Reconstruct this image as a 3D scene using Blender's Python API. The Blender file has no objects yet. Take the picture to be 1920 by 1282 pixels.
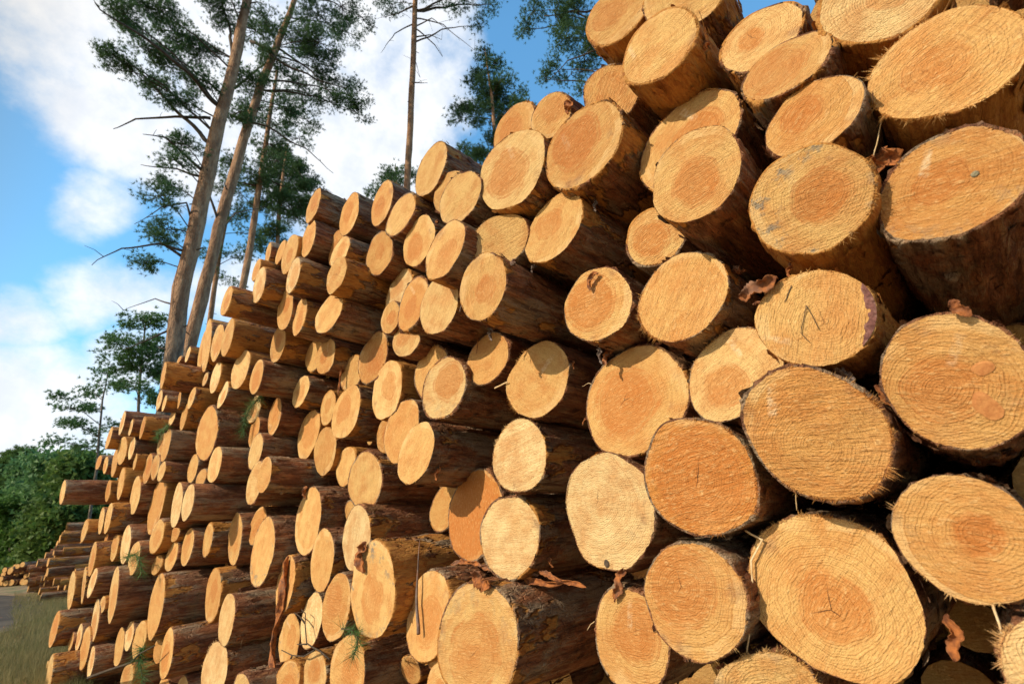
import bpy, math, random
import numpy as np
from mathutils import Vector, Matrix, noise
R = math.radians
scene = bpy.context.scene
random.seed(7)
# ------------------------------------------------------------------ camera
CAM_H = 1.062
FPX = 915.751                      # focal length in pixels of the 1920 px wide photograph
ROWS = np.array([[0.7198171300, 0.2830819290, -0.6338201012],
                 [0.6918036349, -0.2173165766, 0.6886081878],
                 [-0.0571929196, 0.9341510194, 0.3522653020]])
cam = bpy.data.cameras.new('camera')
cam_o = bpy.data.objects.new('camera', cam)
scene.collection.objects.link(cam_o)
cam.sensor_width = 36.0
cam.lens = FPX / 1920 * 36.0
cam.clip_start, cam.clip_end = 0.05, 3000
m = Matrix.Identity(4)
for r_ in range(3):
    m[r_][0] = ROWS[r_][0]; m[r_][1] = ROWS[r_][1]; m[r_][2] = -ROWS[r_][2]
m[2][3] = CAM_H
cam_o.matrix_world = m
cam.dof.use_dof = True
cam.dof.focus_distance = 1.75
cam.dof.aperture_fstop = 5.0
scene.camera = cam_o
# ------------------------------------------------------------------ light
SUN = Vector((-0.24, -0.90, 0.54)).normalized()
sun = bpy.data.lights.new('sun', 'SUN')
sun.energy = 4.1; sun.angle = R(0.53); sun.color = (1.0, 0.87, 0.64)
sun_o = bpy.data.objects.new('sun', sun)
scene.collection.objects.link(sun_o)
sun_o.rotation_euler = SUN.to_track_quat('Z', 'Y').to_euler()
scene.view_settings.view_transform = 'Standard'
scene.view_settings.look = 'None'
scene.view_settings.exposure = 0.15
scene.view_settings.gamma = 1.0

def ray(px, py):
    d = ROWS @ np.array([(px - 960) / FPX, -(py - 641) / FPX, 1.0])
    return Vector(d)
CAM = Vector((0, 0, CAM_H))
def at_depth(px, py, z): return CAM + ray(px, py) * z
def on_ground(px, py, h=0.0):
    d = ray(px, py); return CAM + d * ((h - CAM_H) / d.z)

# ------------------------------------------------------------------ node helper
class NT:
    def __init__(s, tree): s.t = tree; s.n = tree.nodes; s.l = tree.links
    def new(s, typ, **kw):
        nd = s.n.new(typ)
        for k, v in kw.items():
            if k == 'inp':
                for a, b in v.items():
                    if isinstance(b, bpy.types.NodeSocket): s.l.new(b, nd.inputs[a])
                    else: nd.inputs[a].default_value = b
            else: setattr(nd, k, v)
        return nd
    def math(s, op, a, b=0.0, c=0.0, clamp=False):
        nd = s.new('ShaderNodeMath', operation=op, use_clamp=clamp)
        for i, v in enumerate((a, b, c)):
            if isinstance(v, bpy.types.NodeSocket): s.l.new(v, nd.inputs[i])
            else: nd.inputs[i].default_value = v
        return nd.outputs[0]
    def vmath(s, op, a, b=(0, 0, 0), scale=None):
        nd = s.new('ShaderNodeVectorMath', operation=op)
        for i, v in enumerate((a, b)):
            if isinstance(v, bpy.types.NodeSocket): s.l.new(v, nd.inputs[i])
            else: nd.inputs[i].default_value = v
        if scale is not None:
            if isinstance(scale, bpy.types.NodeSocket): s.l.new(scale, nd.inputs[3])
            else: nd.inputs[3].default_value = scale
        return nd.outputs[1] if op in ('LENGTH', 'DOT_PRODUCT', 'DISTANCE') else nd.outputs[0]
    def step(s, v, a, b, lo=0.0, hi=1.0):
        nd = s.new('ShaderNodeMapRange', interpolation_type='SMOOTHSTEP')
        s.l.new(v, nd.inputs[0])
        for i, q in zip((1, 2, 3, 4), (a, b, lo, hi)):
            if isinstance(q, bpy.types.NodeSocket): s.l.new(q, nd.inputs[i])
            else: nd.inputs[i].default_value = q
        return nd.outputs[0]
    def mix(s, fac, a, b, mode='MIX'):
        nd = s.new('ShaderNodeMix', data_type='RGBA', blend_type=mode)
        for i, v in ((0, fac), (6, a), (7, b)):
            if isinstance(v, bpy.types.NodeSocket): s.l.new(v, nd.inputs[i])
            elif i == 0: nd.inputs[i].default_value = v
            else: nd.inputs[i].default_value = (*v, 1) if len(v) == 3 else v
        return nd.outputs[2]
    def noise(s, vec, scale, detail=3, rough=.55, dim='3D', w=None):
        nd = s.new('ShaderNodeTexNoise', noise_dimensions=dim)
        if vec is not None: s.l.new(vec, nd.inputs['Vector'])
        nd.inputs['Scale'].default_value = scale; nd.inputs['Detail'].default_value = detail
        nd.inputs['Roughness'].default_value = rough
        if w is not None: s.l.new(w, nd.inputs['W'])
        return nd.outputs[0]
    def scale(s, vec, xyz):
        return s.vmath('MULTIPLY', vec, xyz)
    def prop(s, name):
        nd = s.new('ShaderNodeAttribute', attribute_type='OBJECT'); nd.attribute_name = name
        return nd.outputs['Fac']

# ------------------------------------------------------------------ sky
world = bpy.data.worlds.new('World'); scene.world = world; world.use_nodes = True
w = NT(world.node_tree); w.n.clear()
sky = w.new('ShaderNodeTexSky', sky_type='NISHITA')
sky.sun_disc = False
sky.sun_elevation = math.asin(SUN.z)
sky.sun_rotation = math.atan2(SUN.x, SUN.y)
sky.air_density = 1.0; sky.dust_density = 0.6; sky.ozone_density = 1.6
tc = w.new('ShaderNodeTexCoord')
D = w.vmath('NORMALIZE', tc.outputs['Generated'])
# a veil of cloud: soft banks at given compass directions, broken by noise
BANKS = [(120, 60, 4.6, 1.0), (180, 150, 5.0, .9), (250, 230, 5.5, 1.0), (330, 310, 4.5, .9), (185, 390, 2.6, .8),
         (630, 60, 9, 1.0), (690, 180, 9, 1.0), (720, 40, 8, .9), (660, 330, 8, 1.0), (770, 290, 5, .8), (830, 160, 4, .45), (560, 250, 7, 1.0), (480, 150, 8, 1.0), (400, 200, 6, .9),
         (50, 600, 3, .7), (180, 560, 3.4, .75), (270, 570, 3.2, .75), (10, 790, 5.5, 1.0), (100, 800, 5, .9), (270, 690, 3.6, .8), (0, 900, 9, 1.0), (430, 560, 4, .7), (440, 20, 8, 1.0), (300, 60, 6, 1.0)]
nz = w.noise(w.scale(D, (1, 1, 1.5)), 5.5, 8, .62)
nz2 = w.noise(D, 16, 5, .6)
warp = w.new('ShaderNodeTexNoise'); w.l.new(D, warp.inputs['Vector']); warp.inputs['Scale'].default_value = 3.0; warp.inputs['Detail'].default_value = 4
Dw = w.vmath('NORMALIZE', w.vmath('ADD', D, w.vmath('SCALE', w.vmath('SUBTRACT', warp.outputs['Color'], (.5, .5, .5)), scale=.11)))
acc = None
for (bx, by, rad, amt) in BANKS:
    c = ray(bx, by).normalized()
    dt = w.vmath('DOT_PRODUCT', Dw, tuple(c))
    v = w.step(dt, math.cos(R(rad * 1.6)), math.cos(R(rad * .1)), 0.0, amt)
    acc = v if acc is None else w.math('MAXIMUM', acc, v)
# the rest of the sky, outside the photograph, carries scattered cloud too
dens = w.math('ADD', acc, w.math('MULTIPLY', w.math('SUBTRACT', nz, .54), 1.5))
dens = w.math('ADD', dens, w.math('MULTIPLY', w.math('SUBTRACT', nz2, .5), .35))
cl = w.step(dens, .20, .98)
hs = w.new('ShaderNodeHueSaturation', inp={'Saturation': 1.0, 'Value': 1.0, 'Color': sky.outputs[0]})
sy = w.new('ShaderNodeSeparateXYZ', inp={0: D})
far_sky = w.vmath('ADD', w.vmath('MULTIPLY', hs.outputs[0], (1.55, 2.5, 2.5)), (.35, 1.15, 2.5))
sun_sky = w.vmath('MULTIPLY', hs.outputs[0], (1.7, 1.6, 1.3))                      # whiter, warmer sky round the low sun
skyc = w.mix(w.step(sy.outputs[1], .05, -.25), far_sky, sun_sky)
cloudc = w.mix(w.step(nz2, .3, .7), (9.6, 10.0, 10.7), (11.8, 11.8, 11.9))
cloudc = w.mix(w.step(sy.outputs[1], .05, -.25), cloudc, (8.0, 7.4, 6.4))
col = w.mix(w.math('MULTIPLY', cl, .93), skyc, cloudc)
sz = w.new('ShaderNodeSeparateXYZ', inp={0: D})
col = w.vmath('SCALE', col, scale=w.step(sz.outputs[2], .80, .97, 1.0, .45))      # the sky is deeper overhead
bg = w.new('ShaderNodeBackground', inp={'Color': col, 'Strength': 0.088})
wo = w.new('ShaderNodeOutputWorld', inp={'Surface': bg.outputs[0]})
# ------------------------------------------------------------------ materials
def material(name):
    mt = bpy.data.materials.new(name); mt.use_nodes = True
    t = NT(mt.node_tree); t.n.clear()
    bs = t.new('ShaderNodeBsdfPrincipled'); out = t.new('ShaderNodeOutputMaterial', inp={'Surface': bs.outputs[0]})
    bs.inputs['Roughness'].default_value = .8
    bs.inputs['Specular IOR Level'].default_value = .25
    return mt, t, bs
def bump(t, bs, h, strength=.5, dist=.003):
    b = t.new('ShaderNodeBump', inp={'Height': h, 'Strength': strength, 'Distance': dist})
    t.l.new(b.outputs[0], bs.inputs['Normal'])

def cut_wood():
    mt, t, bs = material('sawn_pine')
    tc = t.new('ShaderNodeTexCoord'); P = tc.outputs['Object']
    oi = t.new('ShaderNodeObjectInfo'); rnd = oi.outputs['Random']
    rad = t.prop('rad'); tone = t.prop('tone'); heart = t.prop('heart'); ang = t.prop('grain'); crack = t.prop('crack'); ragged = t.prop('rough'); streak = t.prop('streak')
    rnd3 = t.new('ShaderNodeCombineXYZ', inp={0: t.math('MULTIPLY', rnd, 91.7), 1: t.math('MULTIPLY', rnd, 37.1), 2: t.math('MULTIPLY', rnd, 53.3)}).outputs[0]
    Pf = t.vmath('MULTIPLY', P, (1, 0.0, 1))
    Pr = t.vmath('ADD', Pf, rnd3)
    # pith offset
    off = t.new('ShaderNodeCombineXYZ', inp={0: t.math('MULTIPLY', t.math('SINE', t.math('MULTIPLY', rnd, 71.0)), t.math('MULTIPLY', rad, .20)), 2: t.math('MULTIPLY', t.math('COSINE', t.math('MULTIPLY', rnd, 113.0)), t.math('MULTIPLY', rad, .20))}).outputs[0]
    Pc = t.vmath('SUBTRACT', Pf, off)
    wob = t.noise(Pr, 9.0, 2, .5)
    d = t.math('ADD', t.vmath('LENGTH', Pc), t.math('ADD', t.math('MULTIPLY', t.math('SUBTRACT', wob, .5), t.math('MULTIPLY', rad, .30)), t.math('MULTIPLY', t.math('SUBTRACT', t.noise(Pr, 45, 3), .5), .010)))
    dn = t.math('DIVIDE', d, rad)
    # annual rings
    rg = t.math('SINE', t.math('MULTIPLY', t.math('ADD', d, t.math('MULTIPLY', t.noise(Pr, 30, 2), .002)), 2 * math.pi / .0050))
    rg2 = t.math('SINE', t.math('MULTIPLY', d, 2 * math.pi / .0173))
    ringm = t.math('MULTIPLY', t.step(rg, -.1, 1), t.math('ADD', .50, t.math('MULTIPLY', rg2, .25)))
    # saw direction frame
    rot = t.new('ShaderNodeVectorRotate', rotation_type='Y_AXIS', inp={'Vector': Pr, 'Angle': ang})
    sawn = t.noise(t.scale(rot.outputs[0], (10, 1, 95)), 1.0, 5, .7)
    sawn2 = t.noise(t.scale(rot.outputs[0], (45, 1, 260)), 1.0, 3, .7)
    sawb = t.noise(t.scale(rot.outputs[0], (3, 1, 22)), 1.0, 3, .6)
    speck = t.noise(Pr, 230, 4, .75)
    fleck = t.noise(t.scale(rot.outputs[0], (75, 1, 190)), 1.0, 3, .65)
    blot = t.noise(Pr, 14, 4, .6)
    sap = t.mix(tone, (.76, .535, .225), (.55, .225, .050))
    sap = t.mix(t.step(tone, .22, .0, 0.0, .75), sap, (.88, .73, .44))
    hrt = t.mix(tone, (.57, .235, .062), (.47, .138, .030))
    hm = t.step(dn, heart, t.math('SUBTRACT', heart, t.math('MULTIPLY', heart, .16)))
    hs_ = t.math('ADD', .45, t.math('MULTIPLY', t.math('FRACT', t.math('MULTIPLY', rnd, 7.7)), .45))
    c = t.mix(t.math('MULTIPLY', hm, hs_), sap, hrt)
    hl = t.math('MULTIPLY', t.step(t.math('ABSOLUTE', t.math('SUBTRACT', dn, heart)), .05, .01), t.step(heart, .1, .2))
    c = t.mix(t.math('MULTIPLY', hl, t.math('MULTIPLY', .6, t.step(t.noise(Pr, 20, 3), .35, .6))), c, (.50, .15, .03))
    c = t.mix(t.math('MULTIPLY', t.step(blot, .38, .68), .50), c, (.52, .175, .036))
    c = t.mix(t.math('MULTIPLY', t.step(t.noise(Pr, 6, 3), .55, .85), .5), c, (.76, .49, .21))
    c = t.mix(t.math('MULTIPLY', t.step(sawn, .46, .72), t.math('ADD', .16, t.math('MULTIPLY', ragged, .45))), c, (.46, .20, .06))
    c = t.mix(t.math('MULTIPLY', t.step(sawn2, .46, .72), .34), c, (.82, .53, .23))
    c = t.mix(t.math('MULTIPLY', t.step(fleck, .54, .74), .50), c, (.90, .64, .32))
    c = t.mix(t.math('MULTIPLY', t.step(speck, .49, .66), t.math('ADD', .22, t.math('MULTIPLY', ragged, .30))), c, (.27, .095, .024))
    c = t.mix(t.math('MULTIPLY', t.step(sawb, .50, .68), .28), c, (.58, .26, .085))
    c = t.mix(t.math('MULTIPLY', ringm, t.math('SUBTRACT', .52, t.math('MULTIPLY', ragged, .46))), c, (.44, .155, .034))
    # pale rim of fresh sapwood, wide on one side
    side = t.vmath('DOT_PRODUCT', t.vmath('NORMALIZE', Pc), t.new('ShaderNodeCombineXYZ', inp={0: t.math('COSINE', t.math('MULTIPLY', rnd, 29.0)), 2: t.math('SINE', t.math('MULTIPLY', rnd, 29.0))}).outputs[0])
    rim = t.math('MULTIPLY', t.step(dn, t.math('SUBTRACT', 1.0, t.math('MULTIPLY', t.math('MAXIMUM', side, 0.0), .22)), 1.02), t.math('MULTIPLY', .7, t.step(t.noise(Pr, 17, 3), .38, .6)))
    c = t.mix(t.math('MULTIPLY', rim, .75), c, (.80, .56, .28))
    # resin / dirt near a part of the rim
    dirt = t.math('MULTIPLY', t.step(dn, .72, 1.02), t.step(t.noise(Pr, 11, 5, .65), .56, .70))
    c = t.mix(t.math('MULTIPLY', dirt, .62), c, (.30, .15, .08))
    mould = t.math('MULTIPLY', t.step(t.noise(Pr, 23, 5, .7), .53, .63), t.step(dn, .55, 1.0))
    c = t.mix(t.math('MULTIPLY', mould, t.math('MULTIPLY', t.prop('mould'), .8)), c, (.20, .20, .19))
    # drying cracks through the pith
    for (a0, wd, ln) in ((.6, .0011, .36), (2.5, .0010, .30), (4.35, .0009, .26)):
        rr = t.new('ShaderNodeVectorRotate', rotation_type='Y_AXIS', inp={'Vector': Pc, 'Angle': t.math('ADD', t.math('MULTIPLY', t.math('SINE', t.math('MULTIPLY', rnd, 31.0 + a0 * 17)), 1.3), a0)})
        sx = t.new('ShaderNodeSeparateXYZ', inp={0: rr.outputs[0]})
        perp = t.math('ABSOLUTE', t.math('ADD', sx.outputs[2], t.math('MULTIPLY', t.math('SUBTRACT', t.noise(Pr, 60, 3), .5), .008)))
        along = t.math('DIVIDE', sx.outputs[0], rad)
        mk = t.math('MULTIPLY', t.step(perp, wd * 1.3, wd * .4), t.math('MULTIPLY', t.step(along, -.01, .01), t.step(along, t.math('MULTIPLY', ln, t.math('ADD', .5, t.math('FRACT', t.math('MULTIPLY', rnd, 13.0 + a0 * 7)))), .04)))
        c = t.mix(t.math('MULTIPLY', mk, crack), c, (.10, .04, .015))
    # one pale chip streak left by the saw
    rs = t.new('ShaderNodeVectorRotate', rotation_type='Y_AXIS', inp={'Vector': Pf, 'Angle': t.math('ADD', ang, 1.4)})
    ss = t.new('ShaderNodeSeparateXYZ', inp={0: rs.outputs[0]})
    sp = t.math('ABSOLUTE', t.math('ADD', t.math('SUBTRACT', t.math('DIVIDE', ss.outputs[2], rad), t.math('MULTIPLY', t.math('SINE', t.math('MULTIPLY', rnd, 41.0)), .6)), t.math('MULTIPLY', t.math('SUBTRACT', t.noise(Pr, 50, 3), .5), .05)))
    sl = t.math('DIVIDE', ss.outputs[0], rad)
    sm = t.math('MULTIPLY', t.step(sp, .09, .03), t.math('MULTIPLY', t.step(sl, .15, .25), t.step(sl, .80, .6)))
    c = t.mix(t.math('MULTIPLY', sm, t.math('MULTIPLY', streak, t.step(t.noise(Pr, 90, 3), .35, .65, .05, .5))), c, (.92, .80, .60))
    c = t.mix(1.0, c, t.mix(t.math('FRACT', t.math('MULTIPLY', rnd, 19.3)), (.90, .86, .80), (1.06, 1.03, .98)), 'MULTIPLY')
    t.l.new(c, bs.inputs['Base Color'])
    h = t.math('ADD', t.math('MULTIPLY', sawn, t.math('ADD', .5, ragged)), t.math('ADD', t.math('MULTIPLY', sawn2, .8), t.math('ADD', t.math('MULTIPLY', speck, .5), t.math('MULTIPLY', fleck, .8))))
    h = t.math('ADD', h, t.math('MULTIPLY', ringm, .25))
    bump(t, bs, h, 1.0, .005)
    bs.inputs['Roughness'].default_value = .72
    return mt

def pine_bark():
    mt, t, bs = material('pine_bark')
    tc = t.new('ShaderNodeTexCoord'); P = tc.outputs['Object']
    oi = t.new('ShaderNodeObjectInfo'); rnd = oi.outputs['Random']
    rnd3 = t.new('ShaderNodeCombineXYZ', inp={0: t.math('MULTIPLY', rnd, 61.7), 1: t.math('MULTIPLY', rnd, 87.1), 2: t.math('MULTIPLY', rnd, 33.3)}).outputs[0]
    bare = t.prop('bare')
    Pr = t.vmath('ADD', P, rnd3)
    st = t.scale(Pr, (1, .33, 1))
    n1 = t.noise(st, 13, 5, .6); n2 = t.noise(st, 38, 4, .65); n3 = t.noise(t.scale(Pr, (1, .12, 1)), 120, 4, .7); n4 = t.noise(t.vmath('ADD', st, (7, 3, 1)), 9, 5, .65)
    vor = t.new('ShaderNodeTexVoronoi', feature='DISTANCE_TO_EDGE', inp={'Vector': t.vmath('ADD', t.scale(Pr, (1, .45, 1)), t.vmath('SCALE', t.new('ShaderNodeTexNoise', inp={'Vector': Pr, 'Scale': 20.0}).outputs['Color'], scale=.03)), 'Scale': 34.0})
    fl = vor.outputs[0]
    lng = t.noise(t.scale(t.vmath('ADD', Pr, (2, 8, 5)), (1, .07, 1)), 60, 5, .7)
    big = t.noise(t.scale(Pr, (1, .5, 1)), 6, 3, .5)
    c = t.mix(t.step(n1, .35, .65), (.20, .078, .042), (.44, .175, .080))
    c = t.mix(t.math('MULTIPLY', t.step(n2, .48, .66), .6), c, (.54, .27, .12))
    c = t.mix(t.math('MULTIPLY', t.step(n4, .47, .60), .75), c, (.46, .36, .25))
    c = t.mix(t.math('MULTIPLY', t.step(big, .56, .68), .35), c, (.22, .16, .12))
    c = t.mix(t.math('MULTIPLY', t.step(lng, .49, .64), .68), c, (.095, .038, .022))
    c = t.mix(t.math('MULTIPLY', t.step(lng, .45, .34), .6), c, (.56, .38, .24))
    c = t.mix(t.math('MULTIPLY', t.step(n3, .52, .72), .5), c, (.07, .03, .02))
    c = t.mix(t.math('MULTIPLY', t.step(t.noise(Pr, 5, 4), .58, .70), .25), c, (.20, .21, .10))
    sx = t.new('ShaderNodeSeparateXYZ', inp={0: P})
    bm = t.math('ADD', t.noise(t.scale(t.vmath('ADD', Pr, (3, 9, 2)), (1, .4, 1)), 8, 4, .6), t.math('MULTIPLY', t.math('SUBTRACT', bare, .46), .5))
    bm = t.math('ADD', bm, t.step(sx.outputs[1], .20, -.01, 0.0, .11))
    bmask = t.step(bm, .57, .62)
    wood = t.mix(t.step(n3, .4, .7), (.52, .25, .065), (.36, .135, .032))
    wood = t.mix(t.math('MULTIPLY', t.step(n2, .52, .62), .6), wood, (.27, .095, .03))
    c = t.mix(bmask, c, wood)
    t.l.new(c, bs.inputs['Base Color'])
    h = t.math('ADD', t.math('MULTIPLY', n3, .6), t.math('ADD', t.math('SUBTRACT', t.math('MULTIPLY', n2, 1.1), t.math('MULTIPLY', lng, 1.2)), t.math('MULTIPLY', t.step(fl, 0, .10), .22)))
    h = t.math('SUBTRACT', t.math('MULTIPLY', h, t.math('SUBTRACT', 1.0, t.math('MULTIPLY', bmask, .7))), t.math('MULTIPLY', bmask, .9))
    bump(t, bs, h, 1.0, .022)
    bs.inputs['Roughness'].default_value = .78
    return mt

def simple(name, c1, c2, scale=20, stretch=(1, 1, 1), c3=None, bstr=.5, bd=.004, rough=.85, coord='Object'):
    mt, t, bs = material(name)
    tc = t.new('ShaderNodeTexCoord'); P = t.scale(tc.outputs[coord], stretch)
    n = t.noise(P, scale, 5, .62)
    c = t.mix(t.step(n, .35, .65), c1, c2)
    if c3: c = t.mix(t.math('MULTIPLY', t.step(t.noise(t.vmath('ADD', P, (5, 5, 5)), scale * .37, 4), .48, .68), .8), c, c3)
    t.l.new(c, bs.inputs['Base Color'])
    bump(t, bs, n, bstr, bd); bs.inputs['Roughness'].default_value = rough
    return mt

def foliage(name, c1, c2, c3):
    mt, t, bs = material(name)
    ge = t.new('ShaderNodeNewGeometry')
    c = t.mix(ge.outputs['Random Per Island'], c1, c2)
    tc = t.new('ShaderNodeTexCoord')
    c = t.mix(t.math('MULTIPLY', t.step(t.noise(tc.outputs['Object'], 1.3, 3), .5, .7), .6), c, c3)
    t.l.new(c, bs.inputs['Base Color'])
    bs.inputs['Roughness'].default_value = .6
    tr = t.new('ShaderNodeBsdfTranslucent', inp={'Color': c})
    mx = t.new('ShaderNodeMixShader', inp={0: .36, 1: bs.outputs[0], 2: tr.outputs[0]})
    out = [x for x in t.n if x.type == 'OUTPUT_MATERIAL'][0]
    t.l.new(mx.outputs[0], out.inputs[0])
    return mt

def trunk_bark():
    mt, t, bs = material('standing_pine_bark')
    tc = t.new('ShaderNodeTexCoord'); P = tc.outputs['Object']
    sx = t.new('ShaderNodeSeparateXYZ', inp={0: P})
    st = t.scale(P, (1, 1, .28))
    n1 = t.noise(st, 9, 5, .65); n2 = t.noise(st, 30, 4, .6)
    up = t.step(t.math('ADD', sx.outputs[2], t.math('MULTIPLY', n1, 3.0)), t.prop('grey'), t.math('ADD', t.prop('grey'), 2.2))
    lo = t.mix(t.step(n1, .4, .6), (.10, .078, .062), (.26, .21, .165))
    hi = t.mix(t.step(n1, .38, .64), (.25, .13, .075), (.46, .27, .16))
    c = t.mix(up, lo, hi)
    c = t.mix(t.math('MULTIPLY', t.step(n2, .56, .72), .55), c, (.12, .08, .055))
    t.l.new(c, bs.inputs['Base Color'])
    bump(t, bs, t.math('ADD', n1, n2), 1.0, .06)
    return mt
MAT = dict(face=cut_wood(), bark=pine_bark(), trunk=trunk_bark(),
    limb=simple('dark_limb_bark', (.055, .040, .030), (.11, .085, .065), 14, (1, 1, 1)),
    needles=foliage('pine_needles', (.055, .125, .055), (.105, .19, .065), (.035, .085, .05)),
    young=foliage('young_pine_needles', (.08, .18, .07), (.13, .25, .08), (.05, .12, .06)),
    leaves=foliage('bright_leaves', (.07, .16, .03), (.13, .25, .05), (.04, .09, .03)),
    forest=foliage('forest_leaves', (.060, .13, .03), (.15, .23, .05), (.03, .07, .025)),
    grass=foliage('grass_blades', (.20, .19, .08), (.33, .26, .12), (.08, .13, .04)),
    strip=simple('loose_bark', (.42, .15, .045), (.13, .045, .022), 45, (1, 1, 1), (.24, .14, .10), .8, .003),
    greystrip=simple('grey_bark', (.20, .155, .14), (.11, .075, .065), 45, (1, 1, 1), (.30, .15, .10), .8, .003),
    fibre=simple('pale_fibre', (.80, .62, .40), (.62, .42, .22), 60),
    twig=simple('dark_twig', (.05, .038, .030), (.10, .07, .05), 60),
    ground=simple('sandy_ground', (.36, .24, .13), (.20, .125, .07), 2.2, (1, 1, 1), (.12, .15, .05), .7, .05, .95),
    knot=simple('knot_wood', (.52, .23, .08), (.42, .165, .055), 160),
    lichen=simple('lichen', (.30, .25, .16), (.14, .13, .09), 200),
    torn=simple('torn_bark', (.10, .040, .036), (.20, .085, .075), 130, c3=(.42, .24, .20), bstr=.9),
    road=simple('dirt_road', (.050, .040, .034), (.085, .068, .055), 1.5, (1, 1, 1), (.13, .10, .07), .5, .03, .95))
# ------------------------------------------------------------------ mesh helpers
def link(o, parent=None):
    scene.collection.objects.link(o)
    if parent is not None: o.parent = parent
    return o
def mesh_obj(name, V, F, mat, parent=None, smooth=False, loc=None):
    me = bpy.data.meshes.new(name)
    me.from_pydata([tuple(v) for v in V], [], F)
    me.materials.append(mat)
    if smooth: me.polygons.foreach_set('use_smooth', [True] * len(me.polygons))
    me.update()
    o = bpy.data.objects.new(name, me)
    if loc is not None: o.location = loc
    return link(o, parent)
def tri_obj(name, A, mat, parent=None, loc=None):
    """A: (n,3,3) array of triangles"""
    n = len(A); me = bpy.data.meshes.new(name)
    me.vertices.add(n * 3); me.vertices.foreach_set('co', np.asarray(A, np.float32).ravel())
    me.loops.add(n * 3); me.loops.foreach_set('vertex_index', np.arange(n * 3, dtype=np.int32))
    me.polygons.add(n); me.polygons.foreach_set('loop_start', np.arange(0, n * 3, 3, dtype=np.int32))
    me.materials.append(mat); me.update(calc_edges=True)
    o = bpy.data.objects.new(name, me)
    if loc is not None: o.location = loc
    return link(o, parent)
def empty(name, loc, label=None, cat=None, group=None):
    o = bpy.data.objects.new(name, None); o.location = loc; o.empty_display_size = .1
    link(o); tag(o, label, cat, group); return o
def tag(o, label=None, cat=None, group=None, kind=None):
    if label: o['label'] = label
    if cat: o['category'] = cat
    if group: o['group'] = group
    if kind: o['kind'] = kind
    return o
def tube(pts, rads, K=8, rough=0.0, seed=0, cap=True):
    """lofted tube round a polyline; returns V, F"""
    V = []; F = []; n = len(pts); pts = [Vector(p) for p in pts]
    T0 = (pts[1] - pts[0]).normalized()
    a = T0.orthogonal().normalized()
    for i, p in enumerate(pts):
        T = (pts[min(i + 1, n - 1)] - pts[max(i - 1, 0)]).normalized()
        a = (a - T * a.dot(T)).normalized(); b = T.cross(a)
        for k in range(K):
            th = 2 * math.pi * k / K
            r = rads[i]
            if rough: r *= 1 + rough * noise.noise(Vector((math.cos(th) * 2 + seed, math.sin(th) * 2, i * .8)))
            V.append(p + (a * math.cos(th) + b * math.sin(th)) * r)
    for i in range(n - 1):
        for k in range(K):
            k2 = (k + 1) % K
            F.append((i * K + k, i * K + k2, (i + 1) * K + k2, (i + 1) * K + k))
    if cap:
        F.append(tuple(range(K - 1, -1, -1))); F.append(tuple((n - 1) * K + k for k in range(K)))
    return V, F
def merge(parts):
    V = []; F = []
    for v, f in parts:
        o = len(V); V += list(v); F += [tuple(i + o for i in q) for q in f]
    return V, F

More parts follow.
